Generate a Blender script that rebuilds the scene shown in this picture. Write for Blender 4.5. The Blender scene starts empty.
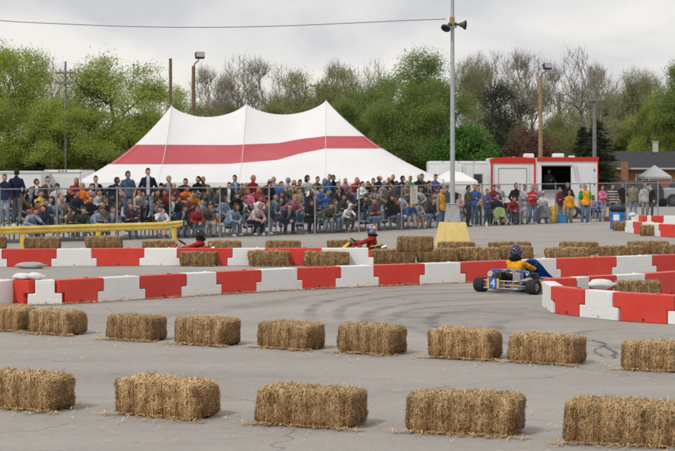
import bpy, bmesh, math, random
import numpy as np
from mathutils import Vector, Matrix, noise
random.seed(7); np.random.seed(7)
R = math.radians; PI = math.pi
sc = bpy.context.scene
COL = sc.collection
F, HY, CH = 1700.0, 170.0, 2.4        # focal length (photo px), horizon row, eye height
def at(px, py, z=0.0):
    s = (py-HY)/(CH-z); return Vector(((px-337.5)/s, F/s, z))
def at_s(px, s, z=0.0): return Vector(((px-337.5)/s, F/s, z))
def zat(py, s): return CH-(py-HY)/s

# ------------------------------------------------------------------ materials
MATS = {}
def mat(name, col, rough=.8, metal=0, var=0.0, vscale=8, bump=0.0, bscale=60, spec=.3, dirt=0.0, dcol=(.2,.17,.14), scuff=0, orand=0, front=None):
    if name in MATS: return MATS[name]
    m = bpy.data.materials.new(name); m.use_nodes = True; nt = m.node_tree; n = nt.nodes; l = nt.links
    b = n['Principled BSDF']; b.inputs['Roughness'].default_value = rough; b.inputs['Metallic'].default_value = metal
    b.inputs['Specular IOR Level'].default_value = spec
    b.inputs['Base Color'].default_value = (*col, 1)
    tc = n.new('ShaderNodeTexCoord'); src = None
    if var > 0:
        nz = n.new('ShaderNodeTexNoise'); nz.inputs['Scale'].default_value = vscale; nz.inputs['Detail'].default_value = 5
        l.new(tc.outputs['Object'], nz.inputs['Vector'])
        rp = n.new('ShaderNodeMapRange'); rp.inputs[1].default_value = .3; rp.inputs[2].default_value = .7
        rp.inputs[3].default_value = 1-var; rp.inputs[4].default_value = 1+var*.6
        l.new(nz.outputs[0], rp.inputs[0])
        mx = n.new('ShaderNodeVectorMath'); mx.operation = 'SCALE'; mx.inputs[0].default_value = col
        l.new(rp.outputs[0], mx.inputs['Scale']); src = mx.outputs[0]
    if dirt > 0:
        nz = n.new('ShaderNodeTexNoise'); nz.inputs['Scale'].default_value = vscale*.6; nz.inputs['Detail'].default_value = 8; nz.inputs['Roughness'].default_value = .7
        l.new(tc.outputs['Object'], nz.inputs['Vector'])
        rp = n.new('ShaderNodeMapRange'); rp.inputs[1].default_value = .48; rp.inputs[2].default_value = .75; rp.inputs[4].default_value = dirt
        l.new(nz.outputs[0], rp.inputs[0])
        mx = n.new('ShaderNodeMix'); mx.data_type = 'RGBA'; mx.inputs[6].default_value = (*col, 1); mx.inputs[7].default_value = (*dcol, 1)
        if src: l.new(src, mx.inputs[6])
        l.new(rp.outputs[0], mx.inputs[0]); src = mx.outputs[2]
    if scuff > 0:
        mp = n.new('ShaderNodeMapping'); mp.inputs['Scale'].default_value = (2.2, 2.2, 26); l.new(tc.outputs['Object'], mp.inputs[0])
        oi = n.new('ShaderNodeObjectInfo'); va = n.new('ShaderNodeVectorMath'); l.new(mp.outputs[0], va.inputs[0]); va.operation = 'ADD'
        sc3 = n.new('ShaderNodeVectorMath'); sc3.operation = 'SCALE'; sc3.inputs[0].default_value = (31, 17, 9); l.new(oi.outputs['Random'], sc3.inputs['Scale']); l.new(sc3.outputs[0], va.inputs[1])
        nz = n.new('ShaderNodeTexNoise'); nz.inputs['Scale'].default_value = 1.6; nz.inputs['Detail'].default_value = 6; nz.inputs['Roughness'].default_value = .75; l.new(va.outputs[0], nz.inputs['Vector'])
        rp = n.new('ShaderNodeMapRange'); rp.inputs[1].default_value = .52; rp.inputs[2].default_value = .72; rp.inputs[4].default_value = scuff; l.new(nz.outputs[0], rp.inputs[0])
        sx = n.new('ShaderNodeSeparateXYZ'); l.new(tc.outputs['Object'], sx.inputs[0]); zr = n.new('ShaderNodeMapRange'); zr.inputs[1].default_value = .0; zr.inputs[2].default_value = .42; zr.inputs[3].default_value = 1; zr.inputs[4].default_value = .15; l.new(sx.outputs[2], zr.inputs[0])
        mu = n.new('ShaderNodeMath'); mu.operation = 'MULTIPLY'; l.new(rp.outputs[0], mu.inputs[0]); l.new(zr.outputs[0], mu.inputs[1])
        mx = n.new('ShaderNodeMix'); mx.data_type = 'RGBA'; l.new(src, mx.inputs[6]); mx.inputs[7].default_value = (.10, .09, .085, 1); l.new(mu.outputs[0], mx.inputs[0]); src = mx.outputs[2]
    if orand > 0:
        oi = n.new('ShaderNodeObjectInfo'); rp = n.new('ShaderNodeMapRange'); rp.inputs[3].default_value = 1-orand; rp.inputs[4].default_value = 1+orand*.4; l.new(oi.outputs['Random'], rp.inputs[0])
        mx = n.new('ShaderNodeVectorMath'); mx.operation = 'SCALE'; l.new(src, mx.inputs[0]); l.new(rp.outputs[0], mx.inputs['Scale']); src = mx.outputs[0]
    if front:
        sx = n.new('ShaderNodeSeparateXYZ'); l.new(tc.outputs['Object'], sx.inputs[0])
        ab = n.new('ShaderNodeMath'); ab.operation = 'ABSOLUTE'; l.new(sx.outputs[0], ab.inputs[0])
        a1 = n.new('ShaderNodeMath'); a1.operation = 'LESS_THAN'; a1.inputs[1].default_value = .055; l.new(ab.outputs[0], a1.inputs[0])
        a2 = n.new('ShaderNodeMath'); a2.operation = 'LESS_THAN'; a2.inputs[1].default_value = -.04; l.new(sx.outputs[1], a2.inputs[0])
        a3 = n.new('ShaderNodeMath'); a3.operation = 'MULTIPLY'; l.new(a1.outputs[0], a3.inputs[0]); l.new(a2.outputs[0], a3.inputs[1])
        mx = n.new('ShaderNodeMix'); mx.data_type = 'RGBA'; l.new(src, mx.inputs[6]); mx.inputs[7].default_value = (*front, 1); l.new(a3.outputs[0], mx.inputs[0]); src = mx.outputs[2]
    if src: l.new(src, b.inputs['Base Color'])
    if bump > 0:
        nz = n.new('ShaderNodeTexNoise'); nz.inputs['Scale'].default_value = bscale; nz.inputs['Detail'].default_value = 4
        l.new(tc.outputs['Object'], nz.inputs['Vector'])
        bp = n.new('ShaderNodeBump'); bp.inputs['Strength'].default_value = bump; bp.inputs['Distance'].default_value = .02
        l.new(nz.outputs[0], bp.inputs['Height']); l.new(bp.outputs[0], b.inputs['Normal'])
    MATS[name] = m; return m
def leafmat(name, c1, c2, trans=.35, scale=.5):
    m = bpy.data.materials.new(name); m.use_nodes = True; nt = m.node_tree; n = nt.nodes; l = nt.links
    n.remove(n['Principled BSDF'])
    tc = n.new('ShaderNodeTexCoord'); nz = n.new('ShaderNodeTexNoise'); nz.inputs['Scale'].default_value = scale; nz.inputs['Detail'].default_value = 3
    l.new(tc.outputs['Object'], nz.inputs['Vector'])
    at_ = n.new('ShaderNodeAttribute'); at_.attribute_name = 'rnd'
    ad = n.new('ShaderNodeMath'); ad.operation = 'ADD'; l.new(nz.outputs[0], ad.inputs[0]); l.new(at_.outputs['Fac'], ad.inputs[1])
    mr = n.new('ShaderNodeMapRange'); mr.inputs[1].default_value = .45; mr.inputs[2].default_value = 1.5; l.new(ad.outputs[0], mr.inputs[0])
    mx = n.new('ShaderNodeMix'); mx.data_type = 'RGBA'; mx.inputs[6].default_value = (*c1, 1); mx.inputs[7].default_value = (*c2, 1)
    l.new(mr.outputs[0], mx.inputs[0])
    d = n.new('ShaderNodeBsdfDiffuse'); t = n.new('ShaderNodeBsdfTranslucent'); ms = n.new('ShaderNodeMixShader'); ms.inputs[0].default_value = trans
    l.new(mx.outputs[2], d.inputs[0]); l.new(mx.outputs[2], t.inputs[0]); l.new(d.outputs[0], ms.inputs[1]); l.new(t.outputs[0], ms.inputs[2])
    l.new(ms.outputs[0], n['Material Output'].inputs[0])
    MATS[name] = m; return m

# ------------------------------------------------------------------ mesh builder
class MB:
    def __init__(s): s.v = []; s.f = []; s.m = []; s.sm = []
    def add(s, vs, fs, mi=0, smooth=False):
        o = len(s.v); s.v.extend([tuple(v) for v in vs])
        for f in fs: s.f.append(tuple(i+o for i in f)); s.m.append(mi); s.sm.append(smooth)
        return s
    def box(s, c, d, mi=0, M=None):
        hx, hy, hz = d[0]/2, d[1]/2, d[2]/2
        vs = [Vector((x*hx, y*hy, z*hz)) for z in (-1,1) for y in (-1,1) for x in (-1,1)]
        if M is not None: vs = [M @ v for v in vs]
        vs = [v+Vector(c) for v in vs]
        return s.add(vs, [(0,2,3,1),(4,5,7,6),(0,1,5,4),(2,6,7,3),(0,4,6,2),(1,3,7,5)], mi)
    def tube(s, p0, p1, r0, r1=None, n=8, mi=0, cap=True, smooth=True):
        if r1 is None: r1 = r0
        p0 = Vector(p0); p1 = Vector(p1); d = (p1-p0)
        if d.length < 1e-6: return s
        d.normalize(); a = d.orthogonal().normalized(); b = d.cross(a)
        vs = []
        for p, r in ((p0, r0), (p1, r1)):
            for k in range(n):
                t = 2*PI*k/n; vs.append(p+a*(r*math.cos(t))+b*(r*math.sin(t)))
        s.add(vs, [(k, (k+1)%n, n+(k+1)%n, n+k) for k in range(n)], mi, smooth)
        if cap: s.add(vs, [tuple(range(n-1, -1, -1)), tuple(range(n, 2*n))], mi, False)
        return s
    def path(s, pts, r, n=8, mi=0):
        for a, b in zip(pts[:-1], pts[1:]): s.tube(a, b, r, r, n, mi)
        return s
    def ell(s, c, r, mi=0, M=None, nu=16, nv=10, smooth=True, fn=None):
        vs = []; c = Vector(c)
        for j in range(nv+1):
            ph = PI*j/nv
            for i in range(nu):
                th = 2*PI*i/nu
                v = Vector((math.sin(ph)*math.cos(th), math.sin(ph)*math.sin(th), math.cos(ph)))
                if fn: v = fn(v)
                v = Vector((v.x*r[0], v.y*r[1], v.z*r[2]))
                if M is not None: v = M @ v
                vs.append(v+c)
        fs = []
        for j in range(nv):
            for i in range(nu):
                fs.append((j*nu+i, (j+1)*nu+i, (j+1)*nu+(i+1)%nu, j*nu+(i+1)%nu))
        return s.add(vs, fs, mi, smooth)
    def capsule(s, p0, p1, r0, r1, n=12, mi=0):
        p0 = Vector(p0); p1 = Vector(p1); d = (p1-p0); L = d.length; d.normalize(); a = d.orthogonal().normalized(); b = d.cross(a)
        rings = []
        for k in range(0, 5):
            t = -PI/2+PI/2*k/4; rings.append((p0+d*(r0*math.sin(t)), max(r0*math.cos(t), 1e-4)))
        for k in range(0, 5):
            t = PI/2*k/4; rings.append((p1+d*(r1*math.sin(t)), max(r1*math.cos(t), 1e-4)))
        vs = [c+a*(r*math.cos(2*PI*k/n))+b*(r*math.sin(2*PI*k/n)) for c, r in rings for k in range(n)]
        fs = [(j*n+k, j*n+(k+1)%n, (j+1)*n+(k+1)%n, (j+1)*n+k) for j in range(len(rings)-1) for k in range(n)]
        fs += [tuple(range(n-1, -1, -1)), tuple(range((len(rings)-1)*n, len(rings)*n))]
        return s.add(vs, fs, mi, True)
    def prism(s, poly, y0, y1, mi=0, ax='xz'):
        # poly in x,z ; extruded along y
        n = len(poly)
        P = (lambda a, b, y: (a, y, b)) if ax == 'xz' else ((lambda a, b, y: (y, a, b)) if ax == 'yz' else (lambda a, b, y: (a, b, y)))
        vs = [P(a, b, y0) for a, b in poly]+[P(a, b, y1) for a, b in poly]
        fs = [tuple(range(n)), tuple(range(2*n-1, n-1, -1))]+[(i, n+i, n+(i+1)%n, (i+1)%n) for i in range(n)]
        return s.add(vs, fs, mi)
    def torus(s, c, R0, r, axis='x', n=24, k=8, mi=0):
        vs = []
        for i in range(n):
            t = 2*PI*i/n
            for j in range(k):
                u = 2*PI*j/k; q = R0+r*math.cos(u); h = r*math.sin(u)
                v = {'x': (h, q*math.cos(t), q*math.sin(t)), 'z': (q*math.cos(t), q*math.sin(t), h), 'y': (q*math.cos(t), h, q*math.sin(t))}[axis]
                vs.append(Vector(v)+Vector(c))
        fs = [(i*k+j, ((i+1)%n)*k+j, ((i+1)%n)*k+(j+1)%k, i*k+(j+1)%k) for i in range(n) for j in range(k)]
        return s.add(vs, fs, mi, True)
    def mesh(s, name, fix=True):
        me = bpy.data.meshes.new(name); me.from_pydata(s.v, [], s.f)
        me.polygons.foreach_set('material_index', s.m); me.polygons.foreach_set('use_smooth', s.sm)
        if fix:
            bm = bmesh.new(); bm.from_mesh(me); bmesh.ops.recalc_face_normals(bm, faces=bm.faces); bm.to_mesh(me); bm.free()
        me.update(); return me
    def build(s, name, mats, parent=None, fix=True, bevel=0):
        me = s.mesh(name, fix)
        for m in (mats if isinstance(mats, (list, tuple)) else [mats]): me.materials.append(m)
        o = bpy.data.objects.new(name, me); COL.objects.link(o)
        if parent: o.parent = parent
        if bevel:
            b = o.modifiers.new('bevel', 'BEVEL'); b.width = bevel; b.segments = 2; b.limit_method = 'ANGLE'; b.angle_limit = R(40)
        return o
def npmesh(name, V, Q, mats, smooth=False, rnd=None, mi=None):
    """fast quad mesh from numpy arrays"""
    me = bpy.data.meshes.new(name); nv = len(V); nf = len(Q)
    me.vertices.add(nv); me.vertices.foreach_set('co', np.asarray(V, dtype=np.float32).ravel())
    me.loops.add(nf*4); me.loops.foreach_set('vertex_index', np.asarray(Q, dtype=np.int32).ravel())
    me.polygons.add(nf); me.polygons.foreach_set('loop_start', np.arange(0, nf*4, 4, dtype=np.int32))
    me.polygons.foreach_set('loop_total', np.full(nf, 4, dtype=np.int32))
    if smooth: me.polygons.foreach_set('use_smooth', np.ones(nf, dtype=bool))
    if mi is not None: me.polygons.foreach_set('material_index', np.asarray(mi, dtype=np.int32))
    if rnd is not None:
        a = me.attributes.new('rnd', 'FLOAT', 'FACE'); a.data.foreach_set('value', np.asarray(rnd, dtype=np.float32))
    for m in mats: me.materials.append(m)
    me.update(calc_edges=True); return me
def obj(name, me, parent=None):
    o = bpy.data.objects.new(name, me); COL.objects.link(o)
    if parent: o.parent = parent
    return o
LABELS = {}
def tag(o, label, cat, group=None):
    o['label'] = label; o['category'] = cat
    if group: o['group'] = group
    LABELS.setdefault(label, []).append(o.name); return o
def empty(name, loc=(0,0,0), rz=0, label=None, cat=None, group=None):
    o = bpy.data.objects.new(name, None); COL.objects.link(o); o.location = loc; o.rotation_euler = (0, 0, rz); o.empty_display_size = .2
    if label: tag(o, label, cat, group)
    return o
def struct(o): o['kind'] = 'structure'; return o
def dup(root, loc, rz, label=None, group=None, scale=None):
    def rec(o, par):
        c = o.copy(); COL.objects.link(c)
        if par: c.parent = par
        for ch in list(o.children): rec(ch, c)
        return c
    c = rec(root, None); c.location = loc; c.rotation_euler = (0, 0, rz)
    if scale: c.scale = scale if isinstance(scale, (tuple, list)) else (scale,)*3
    if label: c['label'] = label; LABELS.setdefault(label, []).append(c.name)
    if group: c['group'] = group
    return c

# ------------------------------------------------------------------ camera, world, sun
cam = bpy.data.cameras.new('camera'); co = bpy.data.objects.new('camera', cam); COL.objects.link(co)
co.location = (0, 0, CH); co.rotation_euler = (PI/2, 0, 0)
cam.sensor_width = 36; cam.lens = F/675*36; cam.shift_y = (HY-225.5)/675; cam.clip_end = 5000; cam.clip_start = .5
cam.dof.use_dof = True; cam.dof.focus_distance = 24; cam.dof.aperture_fstop = 5.6
sc.camera = co
sc.view_settings.view_transform = 'Standard'; sc.view_settings.look = 'None'; sc.view_settings.exposure = 0
EL, AZ = R(48), R(222)     # sun high, behind the camera and a little to its left
w = bpy.data.worlds.new('World'); sc.world = w; w.use_nodes = True; nt = w.node_tree; n = nt.nodes; l = nt.links
bg = n['Background']; sky = n.new('ShaderNodeTexSky'); sky.sky_type = 'NISHITA'; sky.sun_disc = False
sky.sun_elevation = EL; sky.sun_rotation = AZ
sm_ = n.new('ShaderNodeVectorMath'); sm_.operation = 'SCALE'; sm_.inputs['Scale'].default_value = .10; l.new(sky.outputs[0], sm_.inputs[0])
tc = n.new('ShaderNodeTexCoord'); mp = n.new('ShaderNodeMapping'); mp.inputs['Scale'].default_value = (1, 1, 2.6)
l.new(tc.outputs['Generated'], mp.inputs[0])
nz = n.new('ShaderNodeTexNoise'); nz.inputs['Scale'].default_value = 6.5; nz.inputs['Detail'].default_value = 7; nz.inputs['Roughness'].default_value = .5; nz.inputs['Distortion'].default_value = .5
l.new(mp.outputs[0], nz.inputs['Vector'])
cr = n.new('ShaderNodeValToRGB'); l.new(nz.outputs[0], cr.inputs[0]); e = cr.color_ramp
e.elements[0].position = .38; e.elements[0].color = (.63,.635,.665,1); e.elements[1].position = .62; e.elements[1].color = (.93,.895,.85,1)
k = e.elements.new(.50); k.color = (.79,.78,.775,1)
mx = n.new('ShaderNodeMix'); mx.data_type = 'RGBA'; mx.inputs[0].default_value = .93
l.new(sm_.outputs[0], mx.inputs[6]); l.new(cr.outputs[0], mx.inputs[7]); l.new(mx.outputs[2], bg.inputs[0]); bg.inputs[1].default_value = 1.0
sl = bpy.data.lights.new('sun', 'SUN'); sl.energy = 2.0; sl.angle = R(11); sl.color = (1, .95, .87)
so = bpy.data.objects.new('sun', sl); COL.objects.link(so)
dv = Vector((math.sin(AZ)*math.cos(EL), math.cos(AZ)*math.cos(EL), math.sin(EL)))  # towards the sun
so.rotation_euler = dv.to_track_quat('Z', 'Y').to_euler(); so.location = (0, 0, 40)

# ------------------------------------------------------------------ ground
def ground_mat():
    m = bpy.data.materials.new('weathered asphalt'); m.use_nodes = True; nt = m.node_tree; n = nt.nodes; l = nt.links; b = n['Principled BSDF']
    tc = n.new('ShaderNodeTexCoord')
    def noise_(scale, det=6, rough=.6, sx=(1,1,1)):
        mp = n.new('ShaderNodeMapping'); mp.inputs['Scale'].default_value = sx; l.new(tc.outputs['Object'], mp.inputs[0])
        z = n.new('ShaderNodeTexNoise'); z.inputs['Scale'].default_value = scale; z.inputs['Detail'].default_value = det; z.inputs['Roughness'].default_value = rough
        l.new(mp.outputs[0], z.inputs['Vector']); return z.outputs[0]
    def mr(s, a, b_, c, d):
        k = n.new('ShaderNodeMapRange'); k.inputs[1].default_value = a; k.inputs[2].default_value = b_; k.inputs[3].default_value = c; k.inputs[4].default_value = d
        l.new(s, k.inputs[0]); return k.outputs[0]
    def mul(a, b_):
        k = n.new('ShaderNodeMath'); k.operation = 'MULTIPLY'; l.new(a, k.inputs[0]); l.new(b_, k.inputs[1]); return k.outputs[0]
    f = mul(mr(noise_(.16, 4), .3, .7, .90, 1.07), mr(noise_(.9, 6, .65, (.35, 1, 1)), .3, .7, .90, 1.08))
    f = mul(f, mr(noise_(28, 4, .7), .25, .75, .88, 1.11))
    f = mul(f, mr(noise_(7, 5, .7), .3, .7, .93, 1.06))
    # dark pebbles
    vo = n.new('ShaderNodeTexVoronoi'); vo.inputs['Scale'].default_value = 11; l.new(tc.outputs['Object'], vo.inputs['Vector'])
    f = mul(f, mr(vo.outputs['Distance'], .04, .11, .82, 1))
    # cracks
    nz = n.new('ShaderNodeTexNoise'); nz.inputs['Scale'].default_value = 1.1; nz.inputs['Detail'].default_value = 6; l.new(tc.outputs['Object'], nz.inputs['Vector'])
    ad = n.new('ShaderNodeMixRGB'); ad.blend_type = 'ADD'; ad.inputs[0].default_value = .9; l.new(tc.outputs['Object'], ad.inputs[1]); l.new(nz.outputs[1], ad.inputs[2])
    vc = n.new('ShaderNodeTexVoronoi'); vc.feature = 'DISTANCE_TO_EDGE'; vc.inputs['Scale'].default_value = .17; l.new(ad.outputs[0], vc.inputs['Vector'])
    ck = mr(vc.outputs['Distance'], .0008, .0035, 0, 1)
    brk = mr(noise_(.55, 3), .47, .56, 0, 1)
    mxk = n.new('ShaderNodeMath'); mxk.operation = 'MAXIMUM'; l.new(ck, mxk.inputs[0]); l.new(brk, mxk.inputs[1])
    f = mul(f, mr(mxk.outputs[0], 0, 1, .68, 1))
    cm = n.new('ShaderNodeMix'); cm.data_type = 'RGBA'; cm.inputs[6].default_value = (.355,.33,.304,1); cm.inputs[7].default_value = (.33,.314,.297,1)
    l.new(noise_(.3, 3), cm.inputs[0])
    sv = n.new('ShaderNodeVectorMath'); sv.operation = 'SCALE'; l.new(cm.outputs[2], sv.inputs[0]); l.new(f, sv.inputs['Scale'])
    l.new(sv.outputs[0], b.inputs['Base Color']); b.inputs['Roughness'].default_value = .95; b.inputs['Specular IOR Level'].default_value = .15
    bp = n.new('ShaderNodeBump'); bp.inputs['Strength'].default_value = .5; bp.inputs['Distance'].default_value = .012
    l.new(noise_(45, 4, .7), bp.inputs['Height']); l.new(bp.outputs[0], b.inputs['Normal'])
    return m
g = MB(); g.add([(-1500,-30,0),(1500,-30,0),(1500,2500,0),(-1500,2500,0)], [(0,1,2,3)])
struct(g.build('ground', ground_mat()))
gm = mat('rough grass', (.10,.12,.045), .95, var=.4, vscale=.6, bump=.6, bscale=4)
g = MB(); g.add([(-1500,116,.004),(1500,116,.004),(1500,2490,.004),(-1500,2490,.004)], [(0,1,2,3)])
struct(g.build('grass_field', gm))
# skid marks
def skid_mat():
    m = bpy.data.materials.new('tyre rubber marks'); m.use_nodes = True; nt = m.node_tree; n = nt.nodes; l = nt.links
    b = n['Principled BSDF']; b.inputs['Base Color'].default_value = (.16,.15,.143,1); b.inputs['Roughness'].default_value = .85
    tc = n.new('ShaderNodeTexCoord'); nz = n.new('ShaderNodeTexNoise'); nz.inputs['Scale'].default_value = 1.6; nz.inputs['Detail'].default_value = 9; nz.inputs['Roughness'].default_value = .75
    l.new(tc.outputs['Object'], nz.inputs['Vector'])
    a = n.new('ShaderNodeAttribute'); a.attribute_name = 'fade'
    mr = n.new('ShaderNodeMapRange'); mr.inputs[1].default_value = .36; mr.inputs[2].default_value = .68; mr.inputs[4].default_value = .46
    l.new(nz.outputs[0], mr.inputs[0]); mu = n.new('ShaderNodeMath'); mu.operation = 'MULTIPLY'; l.new(mr.outputs[0], mu.inputs[0]); l.new(a.outputs['Fac'], mu.inputs[1])
    t = n.new('ShaderNodeBsdfTransparent'); ms = n.new('ShaderNodeMixShader'); l.new(mu.outputs[0], ms.inputs[0]); l.new(t.outputs[0], ms.inputs[1]); l.new(b.outputs[0], ms.inputs[2])
    l.new(ms.outputs[0], n['Material Output'].inputs[0]); return m
def catmull(P, k=10):
    P = [Vector(p) for p in P]; P = [P[0]*2-P[1]]+P+[P[-1]*2-P[-2]]; out = []
    for i in range(1, len(P)-2):
        for j in range(k):
            t = j/k; a, b, c, d = P[i-1:i+3]
            out.append(.5*((2*b)+(c-a)*t+(2*a-5*b+4*c-d)*t*t+(3*b-a-3*c+d)*t**3))
    out.append(P[-2]); return out
SK = skid_mat()
sv, sf, fade = [], [], []
lay = [0]
def skid(pts, wid, strength):
    P = catmull([at(x, y) for x, y in pts]); z = .004+.0006*lay[0]; lay[0] += 1
    L = len(P)
    for off, ww, st in ((0, wid*.5, strength), ):
        o = len(sv)
        for i, p in enumerate(P):
            t = (P[min(i+1, L-1)]-P[max(i-1, 0)]).normalized(); nrm = Vector((-t.y, t.x, 0))
            e = min(i, L-1-i)/(L*.25); e = min(1, e)*st
            for q, fq in ((-1, 0), (-.35, 1), (.35, 1), (1, 0)):
                sv.append(tuple(p+nrm*(ww*q+off)+Vector((0, 0, z)))); fade.append(e*fq)
        for i in range(L-1):
            for q in range(3): a = o+i*4+q; sf.append((a, a+1, a+5, a+4))
skid([(560,288),(470,289),(400,291),(350,297),(316,305),(311,317),(325,327)], .30, 1)
skid([(560,293),(480,293),(410,295),(362,302),(340,310),(345,322),(380,332)], .28, .9)
skid([(600,300),(500,300),(430,302),(385,308),(366,317),(378,330)], .32, 1)
skid([(610,307),(520,304),(455,306),(405,311),(395,320),(425,333),(480,345)], .3, .85)
skid([(560,310),(490,310),(440,314),(432,324),(470,337),(560,350),(700,362)], .34, .9)
skid([(600,296),(540,290),(480,286),(380,289),(300,297),(200,312),(90,330)], .5, .5)
skid([(545,318),(500,322),(505,332),(560,341),(640,350),(720,356)], .3, .8)
skid([(640,330),(590,331),(575,337),(615,345),(700,352)], .28, .8)
skid([(350,291),(300,298),(240,309),(170,318)], .4, .5)
skid([(700,345),(560,318),(470,312),(400,318),(360,330),(330,345)], 1.5, .42)
skid([(600,302),(500,297),(420,300),(360,312)], 2.2, .42)
skid([(620,312),(520,308),(450,318),(480,332),(600,345)], 2.6, .40)
skid([(-40,330),(100,322),(260,306),(420,294),(540,288)], 1.4, .25)
skid([(-40,372),(150,376),(330,384),(500,392),(700,402)], 1.6, .28)
skid([(200,262),(330,275),(100,268)], .9, .2)
me = bpy.data.meshes.new('tyre_marks'); me.from_pydata(sv, [], sf); a = me.attributes.new('fade', 'FLOAT', 'POINT'); a.data.foreach_set('value', fade)
me.materials.append(SK); struct(obj('tyre_marks', me))
# tar-filled cracks
ck = MB(); cm_ = mat('crack tar', (.17,.158,.148), .8)
def crack(pts, w0):
    P = catmull([at(x, y) for x, y in pts], 8); V = []; 
    for i, p in enumerate(P):
        t = (P[min(i+1, len(P)-1)]-P[max(i-1, 0)]).normalized(); nn = Vector((-t.y, t.x, 0)); jit = random.uniform(-.03, .03)
        ww = w0*random.uniform(.25, 1)*min(1, .3+min(i, len(P)-1-i)*.3)
        V += [p+nn*(jit-ww/2)+Vector((0,0,.016)), p+nn*(jit+ww/2)+Vector((0,0,.016))]
    ck.add(V, [(2*i, 2*i+1, 2*i+3, 2*i+2) for i in range(len(P)-1)])
crack([(590,340),(602,343),(607,348),(615,353),(612,359)], .055); crack([(604,345),(596,351),(603,357),(609,358)], .03)
crack([(560,362),(590,370),(640,376),(700,381)], .02); crack([(-10,392),(80,398),(150,396),(240,401),(330,398)], .015)
crack([(520,434),(560,430),(580,440)], .02)
struct(ck.build('pavement_cracks', cm_, fix=False))
# ------------------------------------------------------------------ straw bales
def straw_mat(name, cols):
    m = bpy.data.materials.new(name); m.use_nodes = True; nt = m.node_tree; n = nt.nodes; l = nt.links; b = n['Principled BSDF']
    a = n.new('ShaderNodeAttribute'); a.attribute_name = 'rnd'; oi = n.new('ShaderNodeObjectInfo')
    cr = n.new('ShaderNodeValToRGB'); l.new(a.outputs['Fac'], cr.inputs[0]); e = cr.color_ramp
    e.elements[0].position = 0; e.elements[0].color = (*cols[0], 1); e.elements[1].position = 1; e.elements[1].color = (*cols[-1], 1)
    for i, c in enumerate(cols[1:-1]): k = e.elements.new((i+1)/(len(cols)-1)); k.color = (*c, 1)
    mr = n.new('ShaderNodeMapRange'); mr.inputs[3].default_value = .84; mr.inputs[4].default_value = 1.1; l.new(oi.outputs['Random'], mr.inputs[0])
    sv = n.new('ShaderNodeVectorMath'); sv.operation = 'SCALE'; l.new(cr.outputs[0], sv.inputs[0]); l.new(mr.outputs[0], sv.inputs['Scale'])
    l.new(sv.outputs[0], b.inputs['Base Color']); b.inputs['Roughness'].default_value = .7; b.inputs['Specular IOR Level'].default_value = .25
    return m
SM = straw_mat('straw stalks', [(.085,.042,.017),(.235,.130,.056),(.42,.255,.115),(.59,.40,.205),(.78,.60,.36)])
SC = mat('straw core', (.17,.10,.042), .95, var=.6, vscale=30, bump=1, bscale=90)
TW = mat('baling twine', (.30,.21,.11), .8)
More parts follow.
